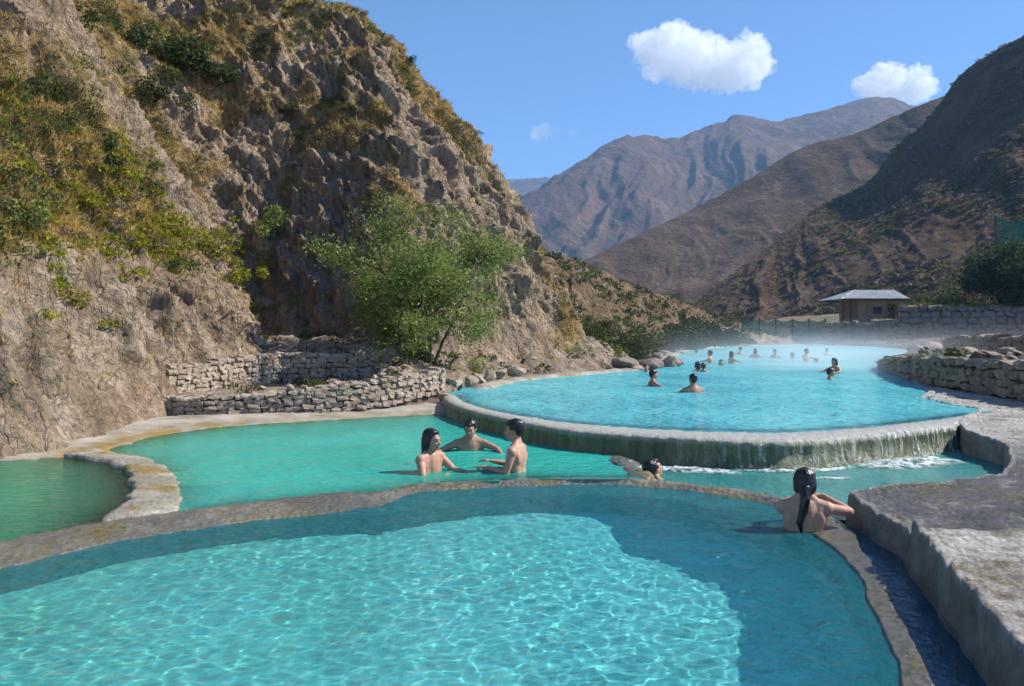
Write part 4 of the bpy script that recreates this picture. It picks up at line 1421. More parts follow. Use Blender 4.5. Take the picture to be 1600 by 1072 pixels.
far_spots = [
    ('low green bush behind the net fence left part', 1190, 80, (2.0, 1.5, 1.0), 'leaf_bush', 1.0),
    ('wide green bush behind the net fence right part', 1255, 82, (2.6, 1.5, 1.1), 'leaf_bush', 1.2),
    ('yellowish bush behind the hut roof', 1425, 86, (2.6, 2.2, 1.7), 'leaf_bush', 3.6),
    ('tall straggly olive bush between the hut and the dark tree', 1475, 84, (2.6, 2.0, 2.3), 'leaf_bush', 4.0),
    ('olive bush left beside the dark tree', 1515, 82, (2.2, 1.8, 2.2), 'leaf_bush', 4.2),
    ('small olive bush low beside the hut', 1448, 78, (1.3, 1.1, .7), 'leaf_yellow', 3.7),
    ('olive bush on the slope left of the tall green net', 1540, 88, (2.6, 2.0, 2.2), 'leaf_dark', 6.8),
]
for i, (lab, u, dist, sz, mt, z_) in enumerate(far_spots):
    bush('bush', lab, 'bush', ((u - 800) * dist / FPX, dist, z_ - .1), sz, M[mt], 340 + i, 1300, .12, 9, 'bushes near the hut')


# uncountable cover: scrub and grass
def scrub(name, label, P, weight, n_, rad, nl, leaf, mat, seed, cat='scrub', flat=.7):
    r = np.random.default_rng(seed)
    Pf = P.reshape(-1, 3)
    w_ = np.clip(weight.ravel(), 0, None)
    idx = r.choice(len(Pf), n_, p=w_ / w_.sum())
    C0 = Pf[idx] + r.normal(0, .05, (n_, 3)) * rad
    rr = rad * r.uniform(.5, 1.5, n_)
    k = np.repeat(np.arange(n_), nl)
    dv = r.normal(size=(len(k), 3))
    dv /= np.linalg.norm(dv, axis=1)[:, None]
    dv[:, 2] = np.abs(dv[:, 2]) * flat
    C = C0[k] + dv * (rr[k] * r.uniform(.25, 1.0, len(k)) ** .6)[:, None]
    V, F = leaves(C, leaf * rr[k] / rad * r.uniform(.6, 1.4, len(k)), r, .5, .5)
    o = add(name, V, F, mat, smooth=False)
    o['label'] = label
    o['category'] = cat
    o['kind'] = 'stuff'
    return o


def cell_area(P):
    a_ = np.linalg.norm(np.cross(np.gradient(P, axis=0), np.gradient(P, axis=1)), axis=-1)
    return a_


area = cell_area(PH)
vis = (np.abs(PH[..., 0] / PH[..., 1]) < .72) & (PH[..., 2] < CAM_H + .47 * PH[..., 1]) & (dd > .2)
near_w = area * vis * np.clip(14 / PH[..., 1], .3, 1.4)
gpatch = fbm(PH * .5 + 9, 4)
r = np.random.default_rng(61)
w_ = (near_w * (veg ** 1.5 + .03) * sstep(-.5, .25, gpatch)).ravel()
idx = r.choice(w_.size, 42000, p=w_ / w_.sum())
V, F = blades(PH.reshape(-1, 3)[idx], Nn.reshape(-1, 3)[idx], r.uniform(.07, .22, len(idx)), r, 8, .5, .045)
o = add('dry_grass', V, F, M['grass_dry'], smooth=False)
tag(o, kind='stuff')
o['label'], o['category'] = 'ochre dry grass covering the steep left slope', 'grass'
w_ = (near_w * (veg + .01) * sstep(.05, .35, fbm(PH * .6 + 2, 4))).ravel()
idx = r.choice(w_.size, 20000, p=w_ / w_.sum())
V, F = blades(PH.reshape(-1, 3)[idx], Nn.reshape(-1, 3)[idx], r.uniform(.07, .2, len(idx)), r, 8, .5, .05)
o = add('green_grass', V, F, M['grass_green'], smooth=False)
tag(o, kind='stuff')
o['label'], o['category'] = 'patches of yellow-green grass on the steep left slope', 'grass'
scrub('dark_scrub', 'low dark green scrub dotted over the cliff and slope', PH, near_w * (sstep(.2, .7, veg) + .004) * sstep(-.05, .35, fbm(PH * .4 + 21, 4)), 1500, .24, 90, .055, M['leaf_bush'], 62)
scrub('grey_scrub', 'grey-brown twiggy scrub dotted over the cliff and slope', PH, near_w * (sstep(.2, .7, veg) + .006) * sstep(-.2, .3, fbm(PH * .5 + 33, 4)), 1500, .2, 80, .05, M['leaf_grey'], 63)
# yellow-green growth gathered along the lip of the slope above the bare rock
lip_w = near_w * np.exp(-dist_poly(PH[..., 0], PH[..., 1], [(p_.x, p_.y) for p_ in (on_hill(u_, v_)[0] for u_, v_ in ((60, 350), (160, 360), (250, 345), (320, 385), (370, 435), (400, 480))) if p_ is not None]) ** 2 / .25)
scrub('yellow_scrub', 'bright yellow-green growth along the lip of the slope above the bare rock', PH, lip_w, 420, .2, 90, .06, M['leaf_yellow'], 70)
scrub('olive_scrub', 'olive green low growth spread over the grassy slope', PH, near_w * sstep(.3, .8, veg) * sstep(-.1, .3, fbm(PH * .7 + 51, 4)), 1200, .2, 70, .055, M['leaf_olive'], 71)
scrub('shore_scrub', 'mixed dry and green low growth on the rocky bank below the cliff', Pb, cell_area(Pb) * (Pb[..., 1] < 60) * np.clip(20 / Pb[..., 1], .2, 1) * (tq[None, :] > .03), 420, .2, 46, .075, M['leaf_bush'], 64)
scrub('hill_scrub', 'green and olive scrub dotting the brushy sunlit hill', P_l2, cell_area(P_l2) * sstep(-.3, .3, fbm(P_l2 * .12, 3)), 620, .6, 46, .22, M['leaf_bush'], 65)
r1w = cell_area(P_r1) * sstep(-.15, .35, fbm(P_r1 * .05 + 3, 4)) * np.clip(130 / P_r1[..., 1], .2, 1.4) ** 2 * (P_r1[..., 0] / P_r1[..., 1] < .72)
scrub('slope_scrub', 'sparse olive scrub over the dark right-hand mountain slope', P_r1, r1w, 2200, .6, 26, .34, M['leaf_olive'], 66)
scrub('slope_dry_scrub', 'pale dry scrub over the dark right-hand mountain slope', P_r1, r1w, 2600, .6, 18, .4, M['leaf_grey'], 67)
scrub('ledge_scrub', 'low yellow-green weeds on the rubble ledge at the right shore', Pg, cell_area(Pg) * (Pg[..., 1] < 72) * (Pg[..., 0] / Pg[..., 1] < .68) * sstep(0, .3, fbm(Pg * .3, 3)), 260, .3, 40, .13, M['leaf_bush'], 68)
pw = np.stack(np.meshgrid(np.linspace(36.5, 52, 60), np.linspace(72.8, 79, 20)), -1)
scrub('plateau_grass', 'yellowish grass along the top of the tall retaining wall', V3(pw[..., 0], pw[..., 1], 3.8 + 0 * pw[..., 0]), np.ones(pw.shape[:2]), 350, .35, 30, .22, M['leaf_yellow'], 69, 'grass')


# ================================================================== running water and foam
t = NT('foam')
nz = t.noise(9, 6, .7)
al = t.math('MULTIPLY', t.rng(nz, .42, .56), t.attr('fade'))
tr = t.n('BsdfTransparent')
M['foam'] = t.done(t.mixs(al, tr.outputs[0], t.bsdf((.82, .86, .86), .5, t.bump(t.noise(40, 4, .7), .8, .03))))
t = NT('falling_water')
nz = t.noise(5.5, 5, .65, t.coords((4, 4, .45)))
al = t.math('MULTIPLY', t.rng(nz, .50, .66, 0, .9), t.attr('fade'))
tr = t.n('BsdfTransparent')
M['fall'] = t.done(t.mixs(al, tr.outputs[0], t.bsdf((.7, .74, .74), .15, t.bump(t.noise(30, 4, .6), .8, .03))))


def foam_patch(label, path, width, seed, z=-.015, amp=.04):
    n_, m_ = 90, 24
    c_ = resample([(p.x, p.y) for p in path], n_)
    nn = np.stack([np.gradient(c_[:, 1]), -np.gradient(c_[:, 0])], -1)
    nn /= np.linalg.norm(nn, axis=1)[:, None]
    q = np.linspace(-1, 1, m_)
    wid = width * (.55 + .6 * np.abs(noise(V3(np.linspace(0, 7, n_), seed, 0)))) * np.sin(np.linspace(.25, math.pi - .25, n_)) ** .5
    XY = c_[:, None] + nn[:, None] * (q[None, :, None] * wid[:, None, None])
    fade = (1 - np.abs(q) ** 2)[None, :] * np.sin(np.linspace(.1, math.pi - .1, n_))[:, None] ** .5
    Zf = z + fade * amp * (.6 + 1.2 * np.abs(fbm(V3(XY[..., 0] * 5, XY[..., 1] * 5, seed), 4)))
    o = add_grid('foam', V3(XY[..., 0], XY[..., 1], Zf), M['foam'])
    set_attr(o, 'fade', np.clip(fade * 1.3, 0, 1))
    tag(o, label, 'foam')
    o['kind'] = 'stuff'
    return o


zc = -.02
foam_patch('white foam line churning at the foot of the overflow wall, left part of the channel', [W(992, 731, zc), W(1040, 734, zc), W(1100, 737, zc), W(1160, 741, zc)], .32, 1)
foam_patch('thin broken foam line along the middle of the overflow wall foot', [W(1150, 736, zc), W(1210, 738, zc), W(1280, 737, zc), W(1340, 731, zc)], .10, 2)
foam_patch('broad white foam below the small cascade at the right end of the channel', [W(1345, 731, zc), W(1400, 727, zc), W(1450, 722, zc), W(1500, 722, zc)], .6, 3, amp=.06)
foam_patch('pale ripple of foam in mid channel behind the woman', [W(1250, 745, zc), W(1290, 748, zc), W(1330, 747, zc)], .12, 5, amp=.01)
i0, i1 = int(NU * .56), int(NU * .93)
rows = []
for off, z in [(-.06, .335), (.03, .318), (.065, .285), (.085, .22), (.09, .14), (.10, .06), (.15, -.02), (.2, -.04)]:
    rows.append(lift((uO + on * (off + flute * min(1, max(off, 0) * 20))[:, None])[i0:i1], (z + .02 * noise(V3(np.linspace(0, 60, NU), z * 5, 0)))[i0:i1]))
Pw = np.stack(rows, 1)
Pw += .025 * V3(fbm(Pw * 5, 3), fbm(Pw * 5 + 7, 3), 0 * Pw[..., 0])
o = add_grid('falling_water', Pw, M['fall'])
set_attr(o, 'fade', np.repeat(np.clip(np.linspace(.05, 1.25, i1 - i0), 0, 1)[:, None], 8, 1))
tag(o, 'thin streaks of water running down the right half of the overflow wall', 'waterfall')
o['kind'] = 'stuff'

# ================================================================== people
M['skin'] = NT('skin').m
t = NT('wet_skin')
c = t.ramp(t.noise(9, 3), [(.3, (.43, .235, .155)), (.7, (.54, .31, .21))])
M['skin'] = t.done(t.bsdf(c, .38, None, Specular_IOR_Level=.5, Subsurface_Weight=.12, Subsurface_Radius=(.02, .008, .004)))
for k_, (a_, b_) in enumerate([((.34, .175, .11), (.44, .24, .155)), ((.41, .22, .145), (.50, .285, .19)), ((.38, .20, .13), (.48, .265, .175))]):
    t = NT('skin_tone')
    c = t.ramp(t.noise(14, 4), [(.3, a_), (.7, b_)])
    M['skin%d' % k_] = t.done(t.bsdf(c, t.rng(t.noise(30, 3), .35, .65, .4, .7), t.bump(t.noise(120, 3), .15, .004), Specular_IOR_Level=.5, Subsurface_Weight=.12, Subsurface_Radius=(.02, .008, .004)))
t = NT('wet_black_hair')
M['hair'] = t.done(t.bsdf((.012, .009, .008), .28, t.bump(t.noise(60, 3, .6, t.coords((1, 1, .15))), .6, .01), Specular_IOR_Level=.5))
t = NT('dark_swimwear')
M['swim'] = t.done(t.bsdf((.02, .02, .035), .6))
t = NT('eye_dark')
M['eye'] = t.done(t.bsdf((.015, .01, .008), .2))
t = NT('lips')
M['lips'] = t.done(t.bsdf((.32, .11, .09), .4))


def capsule(p0, p1, r0, r1, k=12):
    p0, p1 = np.array(p0, float), np.array(p1, float)
    d = p1 - p0
    L = np.linalg.norm(d)
    d = d / (L + 1e-9)
    a_ = np.linspace(-math.pi / 2, 0, 5)
    pts = [p0 + d * r0 * math.sin(x_) for x_ in a_] + [p1 + d * r1 * math.sin(x_) for x_ in -a_[::-1]]
    rad = [max(r0 * math.cos(x_), 1e-3) for x_ in a_] + [max(r1 * math.cos(x_), 1e-3) for x_ in a_[::-1]]
    ref = np.array([0, 0, 1.]) if abs(d[2]) < .9 else np.array([1., 0, 0])
    B_ = np.cross(d, ref)
    B_ /= np.linalg.norm(B_)
    N_ = np.cross(B_, d)
    an = np.linspace(0, 2 * math.pi, k, endpoint=False)
    V = np.vstack([p + (np.cos(an)[:, None] * B_ + np.sin(an)[:, None] * N_) * r_ for p, r_ in zip(pts, rad)])
    n_ = len(pts)
    F = []
    for i in range(n_ - 1):
        for j in range(k):
            F.append([i * k + j, i * k + (j + 1) % k, (i + 1) * k + (j + 1) % k, (i + 1) * k + j])
    F.append(list(range(k))[::-1])
    F.append([(n_ - 1) * k + j for j in range(k)])
    return V, F


def ellipsoid(c_, r_, k=16):
    V, F = capsule((0, 0, -1e-4), (0, 0, 1e-4), 1, 1, k)
    return V * np.array(r_) + np.array(c_), F


def fuse(name, parts, voxel, smooth=4, mat=None):
    Vs, Fs, o_ = [], [], 0
    for V, F in parts:
        Vs.append(V)
        Fs += [[i + o_ for i in f] for f in F]
        o_ += len(V)
    me = bpy.data.meshes.new(name)
    me.from_pydata(np.vstack(Vs).tolist(), [], Fs)
    o = bpy.data.objects.new(name, me)
    COL.objects.link(o)
    md = o.modifiers.new('r', 'REMESH')
    md.mode = 'VOXEL'
    md.voxel_size = voxel
    md.use_smooth_shade = True
    if smooth:
        sm = o.modifiers.new('s', 'SMOOTH')
        sm.iterations = smooth
        sm.factor = .5
    dg = bpy.context.evaluated_depsgraph_get()
    out = bpy.data.meshes.new_from_object(o.evaluated_get(dg))
    bpy.data.objects.remove(o)
    bpy.data.meshes.remove(me)
    out.name = name
    if mat:
        out.materials.clear()
        out.materials.append(mat)
    return out


def hand(wrist, d, nrm_, side, curl=.35):
    """palm, four fingers of unequal length and a thumb; d along the hand, nrm_ out of the back of the hand"""
    d = np.array(d, float)
    d /= np.linalg.norm(d)
    nrm_ = np.array(nrm_, float)
    nrm_ -= d * nrm_.dot(d)
    nrm_ /= np.linalg.norm(nrm_)
    lat = np.cross(d, nrm_) * side
    w_ = np.array(wrist, float)
    P = []
    for k, (o_, L, r_) in enumerate([(-.028, .066, .0095), (-.010, .078, .010), (.009, .072, .0095), (.027, .056, .0085)]):
        kn = w_ + d * .088 + lat * o_
        P.append(capsule(w_ + lat * o_ * .6 + d * .01, kn, .018, .0125, 8))
        m_ = kn + (d * math.cos(curl) - nrm_ * math.sin(curl)) * L * .5
        e_ = m_ + (d * math.cos(2 * curl) - nrm_ * math.sin(2 * curl)) * L * .5
        P.append(capsule(kn, m_, r_ + .001, r_, 8))
        P.append(capsule(m_, e_, r_, r_ * .8, 8))
    b_ = w_ + d * .03 - lat * .03
    t1 = b_ + (d * .6 - lat * .7 - nrm_ * .25) * .04
    P.append(capsule(b_, t1, .014, .011, 8))
    P.append(capsule(t1, t1 + (d * .9 - lat * .25 - nrm_ * .2) * .035, .011, .009, 8))
    return P


def rotz(p, a):
    c_, s_ = math.cos(a), math.sin(a)
    p = np.asarray(p, float)
    return np.stack([p[..., 0] * c_ - p[..., 1] * s_, p[..., 0] * s_ + p[..., 1] * c_, p[..., 2]], -1)


def head_xf(c_, yaw, pitch, roll=0):
    M_ = Matrix.Rotation(yaw, 3, 'Z') @ Matrix.Rotation(pitch, 3, 'X') @ Matrix.Rotation(roll, 3, 'Y')
    A_ = np.array(M_)

    def f(part):
        V, F = part
        return V @ A_.T + np.array(c_), F
    return f


_pk = 0


def make_person(label, loc, yaw, sh=.22, sex='m', head=(0, 0, 0), hc=(0, .02, .175), arms=(), lean=(0, 0), hair='short', voxel=.0085, legs=True, scale=1.0, wide=1.0, face=True, group=None, swim=False, depth=.55):
    """local frame: facing +y, origin on the water line; arms: (side, elbow, wrist, hand dir, back-of-hand normal, curl)"""
    sw = (.175 if sex == 'm' else .155) * wide
    b = []
    lx, ly = lean
    hipz = sh - .50
    top = np.array([lx, ly, sh])
    # trunk
    kf = .88 if sex == 'm' else .74
    b.append(ellipsoid(top + (0, -.005, -.13), (sw * kf, .10, .19)))
    b.append(ellipsoid(top * (.7, .7, 1) + (0, 0, -.27), (sw * kf * .9, .093, .2)))
    b.append(capsule((lx * .4, ly * .4, sh - .30), (0, 0, hipz), .10 if sex == 'm' else .092, .125, 16))
    b.append(capsule((-.07, 0, hipz), (.07, 0, hipz), .11, .11, 14))
    for s_ in (-1, 1):
        shd = top + (s_ * sw, 0, -.045)
        b.append(capsule(top + (s_ * sw * .62, -.005, -.07), (lx * .5 + s_ * .07, ly * .5, sh - .38), .066, .07))
        b.append(capsule(top + (s_ * .03, 0, -.01), shd, .052, .052))
        b.append(capsule(top + (s_ * .02, -.012, .055), shd + (-s_ * .05, 0, .012), .036, .040))
        b.append(ellipsoid(shd + (-s_ * .07, -.058, -.08), (.055, .03, .07)))
        if legs:
            b.append(capsule((s_ * .085, 0, hipz - .02), (s_ * .11, .16, hipz - .30), .082, .058, 14))
            b.append(capsule((s_ * .11, .16, hipz - .30), (s_ * .11, .02, hipz - .62), .055, .038, 12))
            b.append(capsule((s_ * .11, .0, hipz - .64), (s_ * .12, .16, hipz - .66), .036, .03, 10))
    hcw = top + np.array(hc)
    b.append(capsule(top + (0, -.012, -.03), hcw + (0, -.02, -.05), .058 if sex == 'm' else .05, .052 if sex == 'm' else .045))
    for (s_, el, wr_, hd, hn, cu) in arms:
        shd = top + (s_ * sw, 0, -.05)
        el, wr_ = np.array(el, float), np.array(wr_, float)
        b.append(ellipsoid(shd, (.056, .056, .06)))
        b.append(capsule(shd, el, .047, .036))
        b.append(capsule(shd + (el - shd) * .25, shd + (el - shd) * .7, .047, .042))
        b.append(capsule(el, wr_, .037, .025))
        b.append(capsule(el + (wr_ - el) * .12, el + (wr_ - el) * .45, .039, .034))
        if hd is not None:
            b += hand(wr_, hd, hn, s_, cu)
    X_ = head_xf(hcw, *head)
    hp = [ellipsoid((0, -.012, .022), (.074, .093, .092)), ellipsoid((0, .022, -.02), (.062, .072, .085)), ellipsoid((0, .04, -.078), (.042, .046, .036)), ellipsoid((0, .02, -.06), (.055, .06, .045)),
          capsule((0, .088, .004), (0, .108, -.028), .009, .0145, 8), ellipsoid((0, .101, -.034), (.019, .012, .009)), capsule((-.03, .081, .02), (.03, .081, .02), .014, .014, 8),
          ellipsoid((-.034, .07, -.025), (.022, .02, .02)), ellipsoid((.034, .07, -.025), (.022, .02, .02)), capsule((-.015, .083, -.062), (.015, .083, -.062), .012, .012, 8),
          ellipsoid((-.076, -.004, -.008), (.010, .02, .032)), ellipsoid((.076, -.004, -.008), (.010, .02, .032))]
    b += [X_(p) for p in hp]
    global _pk
    _pk += 1
    sk_ = M['skin%d' % (_pk % 3)]
    body = fuse('person', b, voxel, 5, sk_)
    o = link('person', body, sk_)
    o.location = loc
    o.rotation_euler = (0, 0, yaw)
    o.scale = (scale,) * 3
    tag(o, label, 'person', group)
    h = [ellipsoid((0, -.022, .05), (.081, .094, .078)), ellipsoid((0, -.052, .01), (.074, .065, .085)), ellipsoid((0, .036, .085), (.054, .034, .026)), ellipsoid((-.062, -.01, .03), (.022, .05, .045)), ellipsoid((.062, -.01, .03), (.022, .05, .045))]
    if hair == 'short':
        h.append(ellipsoid((.012, .062, .072), (.05, .026, .024)))
    if hair in ('bob', 'tail'):
        h += [ellipsoid((0, -.065, -.02), (.075, .052, .08)), ellipsoid((-.066, -.018, -.01), (.022, .045, .07)), ellipsoid((.066, -.018, -.01), (.022, .045, .07))]
    if hair == 'bob':
        h += [capsule((-.05, -.055, -.04), (-.055, -.06, -.13), .04, .025), capsule((.05, -.055, -.04), (.055, -.06, -.13), .04, .025), capsule((0, -.075, -.04), (0, -.085, -.14), .05, .03), capsule((-.07, -.0, -.02), (-.068, -.02, -.12), .02, .014), capsule((.07, -.0, -.02), (.068, -.02, -.12), .02, .014)]
    h = [X_(p) for p in h]
    if hair == 'tail':
        a0 = np.array(hcw) + (0, -.095, -.03)
        pts_ = [a0, a0 + (-.005, -.04, -.07), a0 + (-.02, -.045, -.16), a0 + (-.045, -.04, -.25), a0 + (-.03, -.03, -.33), a0 + (.0, -.03, -.42)]
        rr_ = [.042, .038, .034, .024, .013, .007]
        for i in range(5):
            h.append(capsule(pts_[i], pts_[i + 1], rr_[i], rr_[i + 1]))
    hm = fuse('hair', h, voxel * .7, 2, M['hair'])
    co_ = np.zeros(len(hm.vertices) * 3)
    hm.vertices.foreach_get('co', co_)
    co_ = co_.reshape(-1, 3)
    nr_ = np.zeros(len(hm.vertices) * 3, np.float32)
    hm.vertices.foreach_get('normal', nr_)
    co_ += nr_.reshape(-1, 3) * (.005 * ridged(co_ * np.array([38, 38, 9.]) + _pk, 2))[:, None]
    hm.vertices.foreach_set('co', co_.ravel())
    link('hair', hm, M['hair'], o)
    if face:
        for s_ in (-1, 1):
            V, F = X_(ellipsoid((s_ * .03, .086, -.002), (.012, .006, .006), 10))
            link('eye', mesh_data('eye', V, F), M['eye'], o)
            V, F = X_(capsule((s_ * .018, .093, .02), (s_ * .043, .086, .019), .0045, .003, 8))
            link('eyebrow', mesh_data('eyebrow', V, F), M['hair'], o)
        V, F = X_(ellipsoid((0, .094, -.062), (.021, .006, .007), 10))
        link('lips', mesh_data('lips', V, F), M['lips'], o)
    if swim:
        V, F = capsule((-.06, 0, hipz), (.06, 0, hipz), .125, .125, 16)
        link('swimsuit', mesh_data('swimsuit', V, F), M['swim'], o)
    return o


# woman leaning on the terrace corner, seen from behind
make_person('woman with a long black wet ponytail, seen from behind, leaning on the terrace', (2.28, 6.22, -.03), R(-14), .25, 'f', (R(12), R(-6), 0), (.0, .035, .135),
            [(1, (.335, .10, .175), (.17, .33, .245), (-.8, .5, 0), (0, 0, 1), .25), (-1, (-.19, .24, .17), (.06, .40, .235), (.9, .25, .0), (0, 0, 1), .25)], (0, .05), 'tail', .0085, True, 1.0, 1.06, True, None, True)
# three bathers in the emerald pool
p = W(672, 738, .05)
make_person('bather with wet chin-length black hair facing the other two, leftmost of the three talking', (p.x, p.y + .05, .05), R(-128), .19, 'f', (R(10), R(-4), 0), (0, .02, .15),
            [(-1, (-.22, .14, .0), (-.25, .31, -.01), (-.1, 1, -.05), (0, 0, 1), .15), (1, (.23, .12, -.06), (.03, .25, -.02), (-1, .1, 0), (0, .5, 1), .3)], (0, 0), 'bob', .0085, False)
p = W(735, 703, .05)
make_person('bather with short black hair facing the camera, arms spread on the water', (p.x, p.y, .05), R(178), .13, 'm', (R(-4), R(-14), 0), (0, .045, .145),
            [(-1, (-.34, .10, .03), (-.42, .30, -.02), (-.3, 1, -.1), (0, 0, 1), .2), (1, (.34, .10, .02), (.40, .30, -.02), (.3, 1, -.1), (0, 0, 1), .2)], (0, 0), 'short', .0095, False)
make_person('short-haired man in profile, torso out of the water, hands held out before him', (.06, 8.62, .05), R(72), .27, 'm', (R(6), R(-4), 0), (0, .03, .165),
            [(1, (.22, .10, .02), (.12, .33, .07), (.0, 1, .1), (.2, 0, 1), .3), (-1, (-.21, .06, .0), (-.1, .29, .03), (.25, 1, .05), (-.2, 0, 1), .3)], (0, .01), 'short', .0085, False)
p = W(985, 742, -.02)
make_person('bather with dark hair low in the channel, head tipped back beside the rim', (1.52, 8.62, -.02), R(-60), -.01, 'm', (0, R(28), 0), (0, .0, .10),
            [(-1, (-.24, .08, -.05), (-.16, .26, -.04), (.2, 1, .0), (0, 0, 1), .3)], (0, 0), 'short', .0095, False)

# bathers in the steaming pool
crowd = [
    ('bather in profile near the left shore of the steaming pool, shoulders above water', 1020, 603, R(-80), .10, 'm', 'short'),
    ('bather seen from behind in the middle front of the steaming pool', 1083, 613, R(10), .10, 'm', 'short'),
    ('lone dark head by the boulders at the left shore of the steaming pool', 1010, 581, R(160), -.02, 'm', 'short'),
    ('bather with long dark hair, one of the close pair left of centre', 1090, 580, R(30), .02, 'f', 'bob'),
    ('bather at the right of the close pair left of centre', 1099, 581, R(-40), .0, 'm', 'short'),
    ('standing bather behind the close pair near the far left kerb', 1110, 567, R(60), .22, 'm', 'short'),
    ('bather bobbing low with only a reddish face showing', 1127, 571, R(170), -.06, 'f', 'bob'),
    ('bather upright and leaning, right of the low reddish face', 1143, 568, R(-70), .20, 'f', 'bob'),
    ('small dark head against the far left kerb', 1088, 553, R(0), -.02, 'm', 'short'),
    ('small distant bather, first along the far shore right of the kerb bend', 1157, 554, R(20), .14, 'm', 'short'),
    ('distant bather in steam, second along the far shore', 1180, 560, R(-30), .18, 'f', 'bob'),
    ('distant bather in steam with broad shoulders, third along the far shore', 1211, 559, R(180), .12, 'm', 'short'),
    ('distant bather low in the steam, fourth along the far shore', 1238, 562, R(90), .04, 'f', 'bob'),
    ('distant upright bather in the thick of the steam, fifth along the far shore', 1260, 565, R(-150), .26, 'm', 'short'),
    ('distant bather below the hut, last along the far shore', 1292, 556, R(200), .12, 'm', 'short'),
    ('bather low in the water just right of the fifth far one', 1275, 567, R(20), -.08, 'm', 'short'),
    ('bather standing in the right part of the steaming pool', 1304, 583, R(120), .18, 'f', 'bob'),
    ('bather splashing just in front of the standing one at the right', 1297, 593, R(-100), .02, 'm', 'short'),
]
protos = {}
for i, (lab, u, v, yaw, sh_, sex, hr) in enumerate(crowd):
    p = W(u, v, .3)
    if (sex, hr) not in protos:
        o = make_person(lab, (p.x, p.y, .3 + sh_ - .1), yaw, .10, sex, (R(8), 0, 0), (0, .02, .165), [(1, (.28, .12, -.02), (.30, .34, -.04), None, None, 0), (-1, (-.28, .10, -.03), (-.26, .34, -.06), None, None, 0)], (0, 0), hr, .02, False, 1.0, 1.0, False, 'bathers in the steaming pool')
        protos[(sex, hr)] = o
    else:
        src = protos[(sex, hr)]
        o = src.copy()
        COL.objects.link(o)
        for ch in src.children:
            c_ = ch.copy()
            COL.objects.link(c_)
            c_.parent = o
        o.location = (p.x, p.y, .3 + sh_ - .1)
        o.rotation_euler = (0, 0, yaw)
        o['label'] = lab

# ================================================================== clouds, steam and air
def cloud(label, u, v, wpx, hpx, dist, seed, blobs, dens=.02):
    """puffy volume of fused billows with a wispy edge"""
    r = np.random.default_rng(seed)
    k = dist / FPX
    c0 = WD(u, v, dist)
    parts = []
    for (bx, by, br) in blobs:
        for _ in range(7):
            parts.append(ellipsoid((bx * wpx * k * .5 + r.normal(0, .3) * br * hpx * k, r.normal(0, .45) * hpx * k * .7, by * hpx * k * .5 + r.normal(0, .28) * br * hpx * k), np.array((1.15, 1.15, .9)) * br * hpx * k * r.uniform(.35, .75), 14))
    me = fuse('cloud', parts, hpx * k / 26, 2)
    co_ = np.zeros(len(me.vertices) * 3)
    me.vertices.foreach_get('co', co_)
    co_ = co_.reshape(-1, 3)
    n_ = np.zeros(len(me.vertices) * 3, np.float32)
    me.vertices.foreach_get('normal', n_)
    s_ = hpx * k
    co_ = co_ + n_.reshape(-1, 3) * (s_ * (.20 * fbm(co_ / s_ * 4 + seed, 5, .6) + .10 * np.abs(fbm(co_ / s_ * 11 + seed, 3))))[:, None]
    me.vertices.foreach_set('co', co_.ravel())
    t = NT('cloud_vapour')
    pv = t.n('VolumePrincipled')
    pv.inputs['Color'].default_value = (.985, .985, .99, 1)
    pv.inputs['Anisotropy'].default_value = .2
    nn = t.noise(6.0 / s_, 7, .72)
    t.l(t.rng(nn, .42, .66, 0, dens), pv.inputs['Density'])
    m_ = t.done(None, pv.outputs[0])
    me.materials.clear()
    me.materials.append(m_)
    o = link('cloud', me)
    o.location = c0
    tag(o, label, 'cloud')
    return o


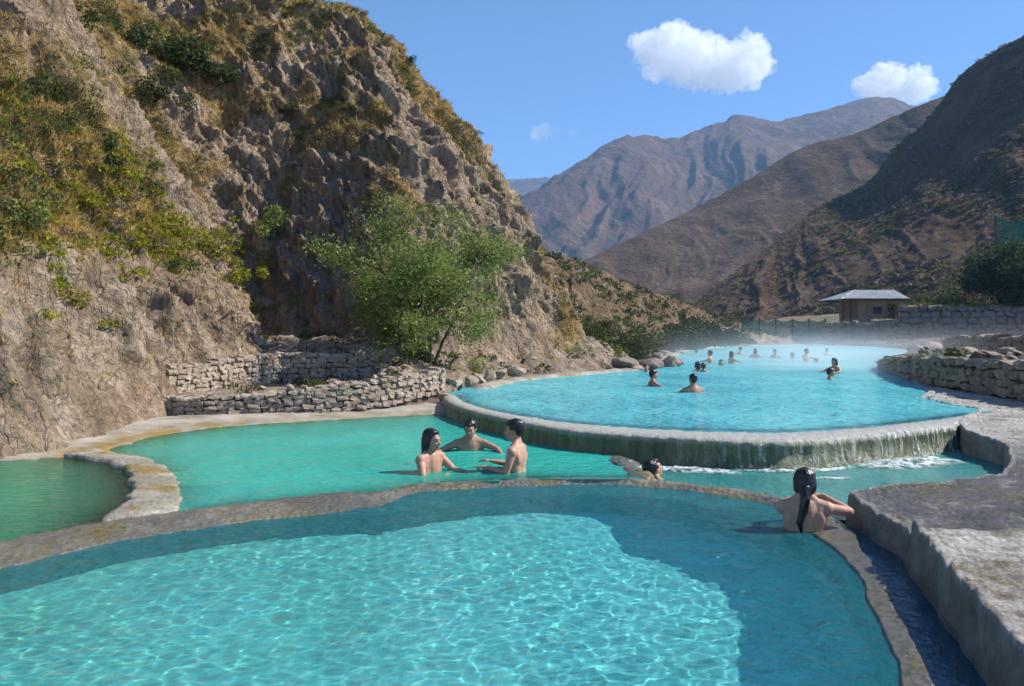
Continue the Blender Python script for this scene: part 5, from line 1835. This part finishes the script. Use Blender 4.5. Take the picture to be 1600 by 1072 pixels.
CD = 4200
cloud('big bright white cloud alone in the blue sky', 1097, 90, 215, 68, CD, 1, [(-.75, .25, .45), (-.45, .35, .6), (-.2, .05, .7), (.1, .0, .75), (.35, -.25, .65), (.6, -.15, .6), (.82, .05, .4), (.2, -.55, .4), (-.5, -.1, .45)], .03)
cloud('small white cloud resting behind the far mountain ridge', 1398, 140, 110, 46, CD, 2, [(-.6, -.3, .6), (-.1, .1, .8), (.4, .2, .7), (.8, 0, .45)], .04)
cloud('faint wisp of cloud above the cliff end', 862, 208, 84, 20, CD, 3, [(-.6, .0, .5), (-.25, .1, .7), (.1, .0, .5), (.75, .1, .4)], .016)

# steam drifting over the upper pool
X_, Y_ = (3.5, 30), (17, 72)
bm = bmesh.new()
box(bm, X_[0], X_[1], Y_[0], Y_[1], .29, 2.6)
steam = bm_obj('steam', bm, None)
t = NT('steam_vapour')
pv = t.n('VolumePrincipled')
pv.inputs['Color'].default_value = (.97, .98, 1, 1)
pv.inputs['Anisotropy'].default_value = .3
sp = t.n('SeparateXYZ')
t.l(t.coords(), sp.inputs[0])
fall = t.math('POWER', t.rng(sp.outputs[2], .29, 2.5, 1, 0), 3.0)
patch = t.rng(t.noise(.12, 4, .65, None, .6), .42, .68)
edge = t.math('MULTIPLY', t.rng(sp.outputs[1], 17, 28), t.rng(sp.outputs[1], 62, 36))
edge = t.math('MULTIPLY', edge, t.math('MULTIPLY', t.rng(sp.outputs[0], 3.5, 9), t.rng(sp.outputs[0], 30, 22)))
t.l(t.math('MULTIPLY', t.math('MULTIPLY', fall, patch), t.math('MULTIPLY', edge, .14)), pv.inputs['Density'])
steam.data.materials.append(t.done(None, pv.outputs[0]))
tag(steam, kind='stuff')
steam['label'], steam['category'] = 'thin white steam drifting low over the upper blue pool', 'steam'

# valley air
bm = bmesh.new()
box(bm, -2600, 2600, -300, 3900, -3.5, 760)
haze = bm_obj('haze', bm, None)
t = NT('valley_air')
pv = t.n('VolumePrincipled')
pv.inputs['Color'].default_value = (.34, .64, 1.0, 1)
pv.inputs['Density'].default_value = .00021
pv.inputs['Anisotropy'].default_value = .0
haze.data.materials.append(t.done(None, pv.outputs[0]))
tag(haze, kind='stuff')
